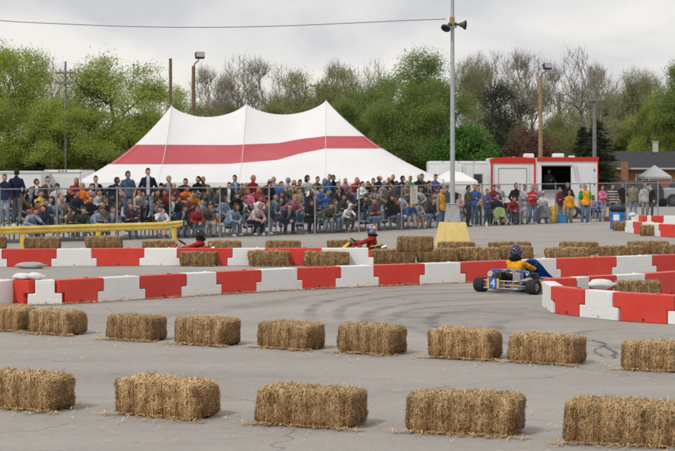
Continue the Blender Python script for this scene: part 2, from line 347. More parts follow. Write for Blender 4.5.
def bale_mesh(seed, nst, L=.95, W=.46, H=.345):
    rs = np.random.RandomState(seed); nx, ny, nz_ = 44, 20, 16
    bm = bmesh.new(); bmesh.ops.create_cube(bm, size=1)
    bmesh.ops.subdivide_edges(bm, edges=bm.edges[:], cuts=19, use_grid_fill=True)
    ph = rs.uniform(0, 6); sk = rs.uniform(-.03, .03)
    def shape(p):
        x, y, z = p
        # rounded box, flakes along x, slumped sides
        q = Vector((x*2, y*2, z*2)); k = 9.0
        m_ = (abs(q.x)**k+abs(q.y)**k+abs(q.z)**k)**(1/k); sc_ = 1/m_ if m_ > 1 else 1
        x, y, z = x*sc_, y*sc_, z*sc_
        fl = abs(math.sin((x+.5)*PI*5.3+ph))**.35
        X = x*L+sk*z; Y = y*W; Z = z*H
        d = .016*(fl-1)+.030*noise.noise(Vector((X*7+seed*3, Y*7, Z*7)))+.011*noise.noise(Vector((X*21+seed, Y*21, Z*21)))
        for tx in (-.24, .24):
            d -= .012*math.exp(-((x*L-tx)/.02)**2)
        nrm = Vector((x, y*1.6, z*1.8)).normalized()
        return Vector((X, Y, Z+H/2))+nrm*d
    for v in bm.verts: v.co = shape(v.co)
    for v in bm.verts: v.co.z = max(v.co.z, .0)
    bmesh.ops.recalc_face_normals(bm, faces=bm.faces); bm.faces.ensure_lookup_table()
    cen = np.array([f.calc_center_median()[:] for f in bm.faces]); nor = np.array([f.normal[:] for f in bm.faces]); ar = np.array([f.calc_area() for f in bm.faces])
    me = bpy.data.meshes.new('bale'); bm.verts.index_update()
    V0 = np.array([v.co[:] for v in bm.verts]); Q0 = np.array([[v.index for v in f.verts] for f in bm.faces]); bm.free()
    ar = ar*np.where(nor[:, 2] < -.5, 0.02, 1)
    idx = rs.choice(len(cen), nst, p=ar/ar.sum()); c = cen[idx]; nn = nor[idx]
    tdir = rs.normal(size=(nst, 3))
    end = np.abs(nn[:, 0]) > .6
    top = nn[:, 2] > .6; side = ~(end | top)
    tdir[side] *= np.array([.55, .5, 1.35]); tdir[top] *= np.array([1.0, 1.3, .4]); tdir[end] *= np.array([.4, 1.2, 1.2])
    tdir -= nn*(tdir*nn).sum(1)[:, None]*.9
    tdir /= np.linalg.norm(tdir, axis=1)[:, None]
    tilt = (rs.exponential(.11, nst)*np.where(top, 2.4, 1))[:, None]; tdir = tdir+nn*tilt; tdir /= np.linalg.norm(tdir, axis=1)[:, None]
    ln = rs.uniform(.02, .085, nst)[:, None]*np.where(rs.rand(nst, 1) < .06, 1.5, 1); wd = rs.uniform(.0018, .0050, nst)[:, None]
    c = c+nn*rs.uniform(-.004, .010, nst)[:, None]+rs.uniform(-.02, .02, (nst, 3))*(1-np.abs(nn))
    sd = np.cross(tdir, nn); sd /= np.linalg.norm(sd, axis=1)[:, None]+1e-6
    a = c-tdir*ln/2; b = c+tdir*ln/2
    V = np.stack([a-sd*wd/2, a+sd*wd/2, b+sd*wd/2, b-sd*wd/2], 1).reshape(-1, 3); V[:, 2] = np.maximum(V[:, 2], .002)
    Q = np.arange(nst*4).reshape(-1, 4)+len(V0)
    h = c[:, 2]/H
    fl = np.abs(np.sin((c[:, 0]/L+.5)*PI*5.3+ph))**.35; grv = np.where(side, (fl-.75)*.55, 0)-.05*end  # shade put into strand colour: darker in flake grooves and on the ends
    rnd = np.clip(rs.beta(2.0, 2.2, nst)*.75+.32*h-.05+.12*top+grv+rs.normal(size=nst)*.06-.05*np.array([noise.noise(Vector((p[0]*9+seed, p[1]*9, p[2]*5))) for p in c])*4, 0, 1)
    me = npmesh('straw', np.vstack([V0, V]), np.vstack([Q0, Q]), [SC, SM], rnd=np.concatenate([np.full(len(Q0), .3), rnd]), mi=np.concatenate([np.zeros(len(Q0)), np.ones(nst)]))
    return me, L, W, H
def twine(L, W, H):
    t = MB()
    for x in (0,):
        y, z = W/2+.004, H+.004
        t.path([(x,-y,.01),(x,-y,z*.5),(x,-y,z-.01),(x,-y+.02,z),(x,0,z+.003),(x,y-.02,z),(x,y,z-.01),(x,y,.01)], .0035, 5)
    return t.mesh('twine')
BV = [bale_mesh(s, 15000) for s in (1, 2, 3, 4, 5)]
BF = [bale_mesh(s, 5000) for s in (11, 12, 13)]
TWM = twine(.95, .46, .345); TWM.materials.append(TW)
bales = []
def bale(p, rz, L, label, group, near=True, z=0, i=[0], tilt=0):
    src = (BV if near else BF); me = src[i[0] % len(src)][0]; i[0] += 1
    o = obj('straw_bale', me); o.location = (p.x, p.y, z); o.rotation_euler = (tilt, 0, rz); k = L/.95
    o.scale = (k, random.uniform(.95, 1.05), random.uniform(.96, 1.05)*(1 if near else 1.06)); o.rotation_euler = (random.uniform(-.015, .015), random.uniform(-.012, .012), rz)
    for tx in (-.24, .24): obj('twine', TWM, o).location = (tx, 0, 0)
    tag(o, label, 'straw bale', group)
    bales.append((Vector((p.x, p.y, z)), rz, L)); return o
# px span of the visible silhouette -> bale centre
def bale_px(x0, x1, yb, rz, label, group, near=True, z=0, L=None):
    s = (yb-HY)/(CH-z); wm = (x1-x0+(3.5 if near else 0))/s; c, sn = math.cos(rz), abs(math.sin(rz))
    if L is None: L = max(.7, min(1.15, (wm-.46*sn)/c))
    p = at_s((x0+x1)/2, s); p.y += (L*sn+.46*c)/2*.93
    p.x = (((x0+x1)/2)-337.5)/F*p.y
    return bale(p, rz, L, label, group, near, z)
G1 = 'straw bales in the nearest row'; G2 = 'straw bales in the second row'
near = [(-33,79,413,-.48,'straw bale cut off by the left edge, in the row nearest the viewer'),
        (113,223,421,-.52,'straw bale in the nearest row, second from the left edge'),
        (255,368,430,-.38,'straw bale in the middle of the nearest row, with loose straw at its right corner'),
        (405,527,438,-.32,'straw bale in the nearest row, second from the right edge'),
        (562,690,449,-.28,'largest straw bale, at the lower right corner, cut by the right edge')]
for a in near: bale_px(*a, G1)
mid = [(-12,34,332,-.5,'straw bale at the left edge touching the next bale of the second row'),
       (28,88,336,-.55,'second row straw bale pressed against the one at the left edge'),
       (106,167,342,-.5,'second row straw bale in front of the red block, third from left'),
       (174,241,347,-.55,'second row straw bale just left of the one with a pale frayed top'),
       (257,325,351,-.62,'second row straw bale with a pale frayed top, above the middle nearest bale'),
       (336,408,356,-.58,'second row straw bale below the swirl of tyre marks'),
       (428,503,361,-.46,'second row straw bale left of the sagging one, close to it'),
       (508,586,366,-.56,'sagging greyer straw bale with a slumped right end, next to the pavement crack'),
       (621,700,373,-.4,'second row straw bale cut off by the right edge')]
for a in mid: bale_px(*a, G2)
G3 = 'straw bales stacked and lined up between the barriers'
far = [(180,218,266.5,-.1,'small straw bale standing before the far red barrier on the left',0),
       (248,290,266.5,.05,'straw bale in front of the far barrier, left one of the middle pair',0),
       (303,349,266.5,.05,'straw bale in front of the far barrier, right one of the middle pair',0),
       (371,415,264,.05,'straw bale supporting the left end of the upper stacked bale',0),
       (416,458,263,.02,'straw bale under the right end of the upper stacked bale',0),
       (394,436,252,-.06,'straw bale stacked on top of two others left of the yellow pole base',1),
       (457,499,262,.02,'straw bale directly behind the kart driver, left of his helmet',0),
       (500,533,261,.04,'straw bale behind the kart steering wheel, right of the helmet',0),
       (437,475,256,.1,'straw bale lying at the foot of the yellow concrete base',0),
       (489,531,256,.06,'straw bale in the back row behind the driver of the blue kart',0),
       (544,591,262,-.1,'straw bale with rounded top behind the barrier, right of the blue kart',0),
       (559,598,255,-.05,'straw bale in the back row, right of the kart and behind another bale',0),
       (598,644,260,-.06,'straw bale behind the barrier, third from the right edge',0),
       (628,669,254,-.04,'back row straw bale near the right edge, half hidden by the front ones',0),
       (660,702,259,0,'straw bale behind the barrier, cut by the right edge',0)]
for x0, x1, yb, rz, lab, st in far:
    bale_px(x0, x1, yb, rz, lab, G3, near=False, z=.36 if st else 0, L=(.9 if st else None))
G4 = 'straw bales scattered near the guardrail and the fence'
for x0, x1, yb, rz, lab in [(24,61,249.5,.1,'straw bale behind the yellow guardrail beside its left post'),
       (85,123,249,.1,'straw bale behind the yellow guardrail under the middle of the rail'),
       (-14,3,249.5,.1,'straw bale behind the guardrail, just cut by the left edge'),
       (142,176,254,.1,'low straw bale peeping over the far barrier under the guardrail end'),
       (208,242,253.5,.1,'low straw bale behind the far barrier, right of the red kart'),
       (265,301,253.5,.1,'straw bale hardly showing over the middle of the far barrier'),
       (327,362,253.5,.1,'low straw bale behind the yellow and red kart nose'),
       (614,630,231,0,'small straw bale leaning on the blue barrel'),
       (640,664,236,.05,'straw bale in front of the distant red and white blocks'),
       (613,629,216.5,0,'distant straw bale behind the blue barrel')][:-1]:
    bale_px(x0, x1, yb, rz, lab, G4, near=False)
bale_px(612, 663, 303, -.08, 'straw bale inside the hairpin between the near and far barrier legs', 'straw bales inside the barrier hairpin', near=False, L=.8)
# loose straw
def litter():
    rs = np.random.RandomState(5); C = []; 
    for p, rz, L in bales:
        n_ = 260 if p.y < 26 else 110
        if p.z > .1: continue
        u = rs.uniform(-L/2-.12, L/2+.12, n_); v = -(.23+np.abs(rs.exponential(.06, n_)))*np.where(rs.rand(n_) < .85, 1, -1)
        c, s_ = math.cos(rz), math.sin(rz)
        C.append(np.stack([p.x+u*c-v*s_, p.y+u*s_+v*c], 1))
        if p.y < 26:
            n2 = 60; r = rs.exponential(.55, n2)+.3; t = rs.uniform(0, 2*PI, n2); C.append(np.stack([p.x+r*1.6*np.cos(t), p.y+r*np.sin(t)], 1))
    n3 = 800; y = rs.uniform(13, 40, n3); C.append(np.stack([rs.uniform(-.22, .22, n3)*y, y], 1))
    # drift along the foot of the near barrier
    xs = rs.uniform(-5, 690, 2600); yb = np.interp(xs, [0,59,142,219,296,375,460,561,675], [306,304.5,299.5,294.5,290,286.5,283,278.2,273.5])+np.abs(rs.exponential(.6, 2600))*.8
    s_ = (yb-HY)/CH; C.append(np.stack([(xs-337.5)/s_, F/s_], 1))
    C = np.vstack(C); N = len(C); t = rs.uniform(0, PI, N); ln = rs.uniform(.03, .12, N)*(1+C[:, 1]*.006); wd = rs.uniform(.003, .006, N)*(1+C[:, 1]*.02)
    d = np.stack([np.cos(t), np.sin(t), np.zeros(N)], 1); sd = np.stack([-np.sin(t), np.cos(t), np.zeros(N)], 1)
    P = np.column_stack([C, rs.uniform(.017, .03, N)]); P0 = P-d*ln[:, None]/2; P1 = P+d*ln[:, None]/2; P1[:, 2] += rs.uniform(-.004, .02, N)
    V = np.stack([P0-sd*wd[:, None]/2, P0+sd*wd[:, None]/2, P1+sd*wd[:, None]/2, P1-sd*wd[:, None]/2], 1).reshape(-1, 3)
    o = obj('loose_straw', npmesh('loose_straw', V, np.arange(N*4).reshape(-1, 4), [SM], rnd=rs.uniform(.35, 1, N))); o['kind'] = 'stuff'; o['label'] = 'loose straw littered around the bales and barriers'; o['category'] = 'straw'
litter()

# ------------------------------------------------------------------ barriers
RED = mat('red barrier plastic', (.66,.050,.034), .42, var=.08, vscale=5, bump=.15, bscale=9, spec=.4, dirt=.30, dcol=(.42,.13,.10), scuff=.75, orand=.12)
WHT = mat('white barrier plastic', (.78,.78,.78), .45, var=.03, vscale=5, bump=.12, bscale=9, spec=.4, dirt=.20, dcol=(.50,.48,.45), scuff=.38, orand=.08)
def block(A, B, red, label, group, H=.44, T=.26, e=.065, txt=None):
    A = Vector((A.x, A.y, 0)); B = Vector((B.x, B.y, 0)); d = B-A; L = d.length; e = min(e, L*.2)
    mid_ = .47*H; g = .004; h = L/2-g
    if red: poly = [(-h+e, .0), (h-e, 0), (h-e, mid_), (h+e, mid_), (h+e, H), (-h-e, H), (-h-e, mid_), (-h+e, mid_)]
    else: poly = [(-h-e, .0), (h+e, 0), (h+e, mid_-.006), (h-e, mid_-.006), (h-e, H), (-h+e, H), (-h+e, mid_-.006), (-h-e, mid_-.006)]
    m = MB(); m.prism(poly, -T/2, T/2)
    o = m.build('barrier_block', [RED if red else WHT], bevel=.014)
    o.location = (A+B)/2; o.rotation_euler = (random.uniform(-.006, .006), random.uniform(-.004, .004), math.atan2(d.y, d.x)+random.uniform(-.004, .004))
    # drain plug and moulded recess on the visible side
    p = MB(); p.tube((0, -T/2-.012, .05), (0, -T/2+.02, .05), .02, .02, 10); p.build('drain_plug', mat('black plug', (.05,.05,.05), .5) if red else mat('grey plug', (.5,.5,.5), .5), o)
    if L > .8:
        c = MB(); c.tube((L*.22, 0, H-.01), (L*.22, 0, H+.018), .04, .04, 12); c.build('fill_cap', RED if red else WHT, o)
    tag(o, label, 'barrier', group); return o
def barrier(xs, botf, reds, labels, group, H=.44):
    pts = [at(x, botf(x)) for x in xs]; out = []
    for i in range(len(xs)-1): out.append(block(pts[i], pts[i+1], reds[i], labels[i], group, H))
    return out
# near long line (A)
xa = [-28,12,31,58,97,139,180,215,255,296,335,373,419,460,514,555,611,651,700]
fa = lambda x: float(np.interp(x, [-28,12,31,59,142,219,296,375,460,561,675,700], [308.5,303.5,304.6,304,299,294,289.5,286,282.6,277.7,273.3,272.2]))
la = ['white block of the near barrier at the left edge','narrow foreshortened red block near the left edge','white block under the left sandbags',
 'red block of the near barrier, first wide one from the left','white block of the near barrier between the two leftmost wide red blocks','red block of the near barrier above the second row bale third from left',
 'white block of the near barrier, below the small bale on the left','red block of the near barrier directly below the middle pair of bales','white block of the near barrier, under the middle pair of bales',
 'red block of the near barrier right of centre, under the gap of the far barrier','white block of the near barrier, under the white end of the far barrier','red block of the near barrier under the stacked bales',
 'white block of the near barrier below the yellow pole base','red block behind the rear of the blue kart','white block behind the front of the blue kart','red block of the near barrier right of the kart nose',
 'white block of the near barrier above the bale in the hairpin','red block of the near barrier at the right edge']
barrier(xa, fa, [i % 2 == 1 for i in range(18)], la, 'blocks of the long red and white barrier across the track')
# far left line (B)
xb = [-36,5,54,94,142,180,230,268,319,371]
fb = lambda x: float(np.interp(x, [-36,0,142,371,390], [267,266.8,265.6,265.4,264.5]))
lb = ['red block of the far barrier at the left edge','white block of the far barrier at the left edge'][1:]
lb = ['red block of the far barrier beyond the left edge','white block of the far barrier, leftmost, under the guardrail','red block of the far barrier behind the grey sandbag','white block of the far barrier, between red ones under the guardrail',
 'red block of the far barrier below the right end of the guardrail','white block of the far barrier with the small bale at its end','red block of the far barrier, below the red kart','white block of the far barrier behind the left bale of the middle pair','red block of the far barrier between the two middle bales']
pts = [at(x, fb(x)) for x in xb]
cols = [0,1,0,1,0,1,0,1,0]
names = ['white block of the far barrier, cut by the left edge','red block of the far barrier behind the grey sandbag','white block of the far barrier left of centre of the guardrail','red block of the far barrier below the bale under the guardrail',
 'white block of the far barrier below the guardrail end','red block of the far barrier behind the small bale on the left','white block of the far barrier below the red kart driver','red block of the far barrier between the middle pair of bales','white end block of the far barrier below the yellow kart']
for i in range(9): block(pts[i], pts[i+1], cols[i] == 1, names[i], 'blocks of the far barrier on the left', .44)
block(at(372, 263.5), at(392, 262), True, 'short red block peeping out beyond the white end of the far barrier', 'blocks of the far barrier on the left', .34)
# hairpin (C)
def bs(yt, H=.44): return HY+(yt-HY)/(CH-H)*CH
near_leg = [(548.5,306.8),(558,313),(587,317),(620,320.5),(674,324),(730,327)]
P = [at(x, y) for x, y in near_leg]
nl = ['white rounded end block of the hairpin, nearest the kart','red block of the near hairpin leg, leftmost','white block of the near hairpin leg under the sandbag','wide red block of the near hairpin leg','white block of the hairpin cut by the right edge']
for i in range(5): block(P[i], P[i+1], i % 2 == 1, nl[i], 'blocks of the hairpin barrier on the right', .455, .22, e=.03 if i == 0 else .065)
farl = [(550,304.5),(571,bs(278)),(586,bs(276.7)),(611,bs(275.5)),(643,bs(273.8)),(690,bs(270.5))]
P = [at(x, y) for x, y in farl]
P[0] = P[0]+Vector((.0, .26, 0))
fl = ['red end block closing the hairpin behind its white corner','white block of the far hairpin leg, narrow one','red block of the far hairpin leg left of the bale','white block of the far hairpin leg behind the bale','red block of the far hairpin leg at the right edge']
for i in range(5): block(P[i], P[i+1], i % 2 == 0, fl[i], 'blocks of the hairpin barrier on the right', .45, .22, e=.05)
# distant right
def rowd(ps, col0, labs, H=.46):
    P = [at(x, y) for x, y in ps]
    for i in range(len(ps)-1): block(P[i], P[i+1], (i+col0) % 2 == 1, labs[i], 'distant red and white blocks by the far fence', H, .3)
rowd([(629,232.5),(637,233.5),(645,234.5),(663,236.5),(684,238)], 0, ['distant white block with a mark, right of the blue barrel','distant red block left of the small bale','distant white block hidden behind the small bale','distant white block below the other ones at the right edge'])
rowd([(630,226),(641,226),(645.5,226.5),(652,226.5),(664,226.5),(684,227)], 0, ['distant white block beneath the white sandbag','narrow distant red block behind the nearer ones','narrow distant white block in the back line','distant red block in the back line, the widest','distant white block in the back line at the right edge'])
# sandbags
BAG = mat('sandbag cloth', (.40,.385,.36), .9, var=.15, vscale=9, bump=.4, bscale=60, dirt=.4)
BAGW = mat('white sandbag cloth', (.68,.68,.68), .85, var=.08, vscale=9, bump=.4, bscale=60, dirt=.2)
def sandbag(p, z, L, rz, label, m_=BAGW, H=.13, W=.26, seed=0):
    def fn(v):
        k = noise.noise(Vector((v.x*2.2+seed, v.y*2, v.z*2)))*.16
        x = math.copysign(abs(v.x)**.75, v.x); return Vector((x, v.y*(1-.25*abs(v.x)**4), v.z*(1-.4*abs(v.x)**3)))*(1+k)
    m = MB(); m.ell((0, 0, H/2-.01), (L/2, W/2, H/2), 0, fn=fn, nu=24, nv=16)
    o = m.build('sandbag', m_); o.location = (p.x, p.y, z); o.rotation_euler = (0, 0, rz)
    t = MB()
    for k in range(9): a = 2*PI*k/9; t.tube((L/2-.03, 0, H/2-.01), (L/2+.05, .035*math.cos(a), H/2-.01+.03*math.sin(a)), .012, .004, 5)
    t.build('tied_end', m_, o); tag(o, label, 'sandbag', 'sandbags holding the barriers down'); return o
sandbag(at(30, 268.5), 0, .75, -.05, 'grey sandbag slumped against the red block of the far barrier', BAG, .17, .3, 3)
s_ = (fa(25)-HY)/CH
sandbag(at_s(22, s_), .44, .36, -.3, 'white sandbag on top of the near barrier, left one of two', BAGW, .13, .24, 5)
sandbag(at_s(35, s_), .44, .32, -.2, 'white sandbag on top of the near barrier, right one of two', BAGW, .14, .24, 9)
sandbag(at(601, 308.5)+Vector((0, 0, 0)), .0+.35, .46, .1, 'white sandbag resting on the near hairpin barrier', BAGW, .17, .28, 2)
sandbag(at_s(632.5, 24), .46, .33, .3, 'small white sandbag on the distant blocks beside the barrel', BAGW, .18, .25, 4)

# ------------------------------------------------------------------ yellow guardrail
YEL = mat('yellow road paint', (.78,.57,.12), .5, var=.10, vscale=3, dirt=.55, dcol=(.32,.22,.08), spec=.4)
gr = empty('guardrail', at(100, 246), 0, 'long yellow steel guardrail standing before the left bleachers', 'guardrail')
gr.rotation_euler = (0, 0, 0)
def gpt(x, z): # ground line of the rail
    yb = float(np.interp(x, [-60, 22, 174, 184], [253.5, 249.5, 243.6, 243.2])); p = at(x, yb); p.z = z; return p-gr.location
prof = [(0, .0), (-.04, .022), (-.07, .066), (-.04, .102), (-.015, .12), (-.04, .139), (-.07, .175), (-.04, .219), (0, .241)]
m = MB(); xsr = [-60, 0, 60, 120, 165, 176, 183]; zo = [0, 0, 0, 0, 0, .03, .10]
ring = []
for x, dz in zip(xsr, zo):
    b = gpt(x, .47+dz)
    for (oy, oz) in prof: ring.append(b+Vector((0, oy, oz*(1 if x < 180 else .75))))
    for (oy, oz) in reversed(prof): ring.append(b+Vector((0, oy+.012, oz*(1 if x < 180 else .75))))
k = len(prof)*2
m.add(ring, [(i*k+j, i*k+(j+1)%k, (i+1)*k+(j+1)%k, (i+1)*k+j) for i in range(len(xsr)-1) for j in range(k)]+[tuple(range(k)), tuple(range((len(xsr)-1)*k, len(xsr)*k))], 0)
m.build('rail', YEL, gr)
for x in (-52, 22, 98, 174):
    if x == 98: pass
    p = MB(); b = gpt(x, 0); b.y += .07
    p.box(b+Vector((0, .0, .36)), (.15, .015, .72)); p.box(b+Vector((-.07, .05, .36)), (.015, .1, .72)); p.box(b+Vector((0, .1, .36)), (.15, .015, .72))
    p.build('post', YEL, gr)
for x in (22, 98, 174):
    for z in (.53, .65): b = MB(); q = gpt(x, z); b.tube(q+Vector((0,-.09,0)), q+Vector((0,-.03,0)), .018, .018, 8); b.build('bolt', mat('rusty bolts', (.25,.13,.06), .7), gr)

# ------------------------------------------------------------------ pole with yellow base
s = (247-HY)/CH; pc = at_s(452.5, s)
YC = mat('yellow painted concrete', (.74,.57,.22), .8, var=.12, vscale=3, bump=.5, bscale=30, dirt=.6, dcol=(.45,.36,.2))
GAL = mat('galvanised steel', (.42,.45,.47), .5, metal=.35, var=.12, vscale=4, dirt=.25, dcol=(.28,.25,.22))
lp = empty('loudspeaker_pole', pc, R(8), 'tall grey steel pole with two horn speakers on a yellow concrete base', 'pole')
m = MB(); hb = (CH-zat(247, s)+0); zt = zat(222.3, s)
def frus(m, w0, w1, z0, z1, mi=0):
    m.add([(-w0,-w0,z0),(w0,-w0,z0),(w0,w0,z0),(-w0,w0,z0),(-w1,-w1,z1),(w1,-w1,z1),(w1,w1,z1),(-w1,w1,z1)], [(0,3,2,1),(4,5,6,7),(0,1,5,4),(1,2,6,5),(2,3,7,6),(3,0,4,7)], mi)
frus(m, .50, .36, 0, zt); m.build('concrete_base', YC, lp, bevel=.02)
m = MB(); z2 = zat(204.5, s); frus(m, .225, .165, zt+.003, z2); frus(m, .185, .185, z2+.002, z2+.03)
m.build('steel_skirt', mat('weathered skirt', (.38,.41,.41), .6, metal=.2, var=.15, vscale=5, dirt=.55, dcol=(.24,.16,.11)), lp, bevel=.008)
for sx in (-.17, .17):
    for z in (zt+.06, z2-.05): m = MB(); m.tube((sx*(1-(z-zt)*.3), -.24+(z-zt)*.09, z), (sx*(1-(z-zt)*.3), -.20+(z-zt)*.09, z), .014, .014, 6); m.build('bolt', mat('rust', (.22,.10,.05), .8), lp)
m = MB(); m.tube((0,0,z2), (0,0,9.2), .078, .052, 16); m.build('shaft', GAL, lp)
m = MB(); zs = zat(21, s); m.box((-.03,-.10,zs), (.14,.12,.22)); m.build('junction_box', mat('orange brown box', (.42,.22,.09), .7, var=.2), lp, bevel=.01)
m = MB(); m.tube((0,-.02,zs-.08),(0,.0,zs-.14),.10,.10,12); m.box((0,-.07,zs-.2),(.24,.04,.05)); m.build('clamp', GAL, lp)
def horn(tipdir, c, L, r):
    h = empty('horn_speaker', c); h.parent = lp
    d = Vector(tipdir).normalized(); M = d.to_track_quat('Z', 'Y').to_matrix(); m = MB(); prof = [(0,.05),(.12*L,.055),(.13*L,.035),(.4*L,.06),(.7*L,.11),(.92*L,.17),(L,r)]
    n_ = 20; vs = []
    for z, q in prof:
        for k in range(n_): t = 2*PI*k/n_; vs.append(M @ Vector((q*math.cos(t)*1.1, q*math.sin(t)*.85, z)))
    m.add(vs, [(j*n_+k, j*n_+(k+1)%n_, (j+1)*n_+(k+1)%n_, (j+1)*n_+k) for j in range(len(prof)-1) for k in range(n_)], 0, True)
    m.add(vs[:n_], [tuple(range(n_))], 0)
    m.build('bell', mat('dark grey speaker', (.075,.08,.085), .6, var=.2), h, fix=False)
    m = MB(); rr = vs[-n_:]
    for k in range(n_): m.tube(rr[k], rr[(k+1)%n_], .012, .012, 6)
    m.build('rim', mat('black rim', (.03,.03,.03), .5), h)
    m = MB(); m.tube(M @ Vector((0,0,-.06)), M @ Vector((0,0,.02)), .06, .06, 10); m.tube(M @ Vector((0,0,.05)), Vector((0,0,0))-Vector(c)*.0+Vector((-c[0]*.8, 0, .06)), .014, .014, 6)
    m.build('driver_unit', MATS['dark grey speaker'], h)
horn((1,-.35,-.10), (.09,-.06,zat(24.5, s)), .31, .16)
horn((-.72,-.55,-.62), (-.10,-.08,zat(24.5, s)), .26, .12)
# overhead cable
cab = MB(); px = [(-90,11),(0,20.5),(60,23.8),(120,26.2),(180,27.3),(240,27),(300,25.3),(353,23),(400,20.8),(446,19)]
P = catmull([at_s(x, 30+ (x+90)/536*2.08, zat(y, 30+(x+90)/536*2.08)) for x, y in px], 6)
cab.path(P, .014, 5); tag(cab.build('overhead_cable', mat('grey cable', (.25,.25,.25), .7)), 'thin overhead cable sagging from the left edge to the speaker pole', 'cable')
# ------------------------------------------------------------------ people
PC = {  # cloth colours (base colour)
 'navy blue':(.022,.03,.075),'black':(.014,.014,.016),'white':(.70,.70,.70),'grey':(.27,.28,.29),'light grey':(.46,.46,.47),'dark grey':(.075,.078,.085),
 'denim blue':(.10,.17,.28),'pale denim':(.22,.31,.43),'light blue':(.28,.42,.60),'bright blue':(.03,.13,.50),'cyan':(.03,.42,.60),'orange':(.72,.17,.025),'red':(.50,.022,.025),
 'maroon':(.16,.022,.035),'brown':(.12,.075,.045),'tan':(.36,.27,.18),'beige':(.45,.40,.32),'khaki':(.24,.22,.15),'olive':(.085,.085,.055),'dark green':(.04,.07,.045),
 'green':(.03,.32,.09),'lime green':(.45,.60,.20),'yellow':(.72,.50,.04),'golden yellow':(.75,.34,.02),'pink':(.62,.14,.30),'pale pink':(.62,.42,.46),'lavender':(.50,.44,.60),'purple':(.16,.13,.36)}
HC = {'dark':(.018,.014,.012),'brown':(.075,.042,.024),'blond':(.38,.25,.11),'grey':(.30,.29,.28),'reddish':(.22,.07,.025),'shaved':(.12,.085,.065)}
for k_, c_ in PC.items():
    if k_ in ('golden yellow', 'orange', 'green', 'white', 'light grey'): continue
    g_ = .2*c_[0]+.7*c_[1]+.1*c_[2]; PC[k_] = tuple((c_[i]*.85+g_*.15)*.92 for i in range(3))
def cloth(c): return mat(c+' cloth', PC[c], .9, var=.42, vscale=9, bump=.6, bscale=14, spec=.1, orand=.35)  # dark noise patches in the colour stand for shaded folds, jackets too
def jacket(c, f): return mat(c+' jacket over '+f, PC[c], .9, var=.42, vscale=9, bump=.6, bscale=14, spec=.1, orand=.35, front=PC[f])
SKIN = mat('skin', (.50,.27,.185), .6, var=.08, vscale=9); SKIN2 = mat('tanned skin', (.38,.19,.12), .6, var=.08, vscale=9); SKIND = mat('brown skin', (.13,.06,.035), .6)
EYE = mat('eye', (.03,.02,.018), .3); LIP = mat('lips', (.30,.10,.085), .6)
SHOE = {'white shoes': mat('white shoes', (.6,.6,.6), .6), 'black shoes': mat('black shoes', (.02,.02,.02), .5), 'brown shoes': mat('brown shoes', (.10,.06,.035), .6)}
def hairmat(c): return mat(c+' hair', HC[c], .7, var=.4, vscale=22, bump=.6, bscale=45)
def ik(a, c, l1, l2, hint):
    a = Vector(a); c = Vector(c); d = c-a; D = min(d.length, (l1+l2)*.995); u = d.normalized(); c = a+u*D
    x = (l1*l1-l2*l2+D*D)/(2*D); h = math.sqrt(max(l1*l1-x*x, 0)); hv = Vector(hint); hv = (hv-u*hv.dot(u)).normalized()
    return a+u*x+hv*h, c
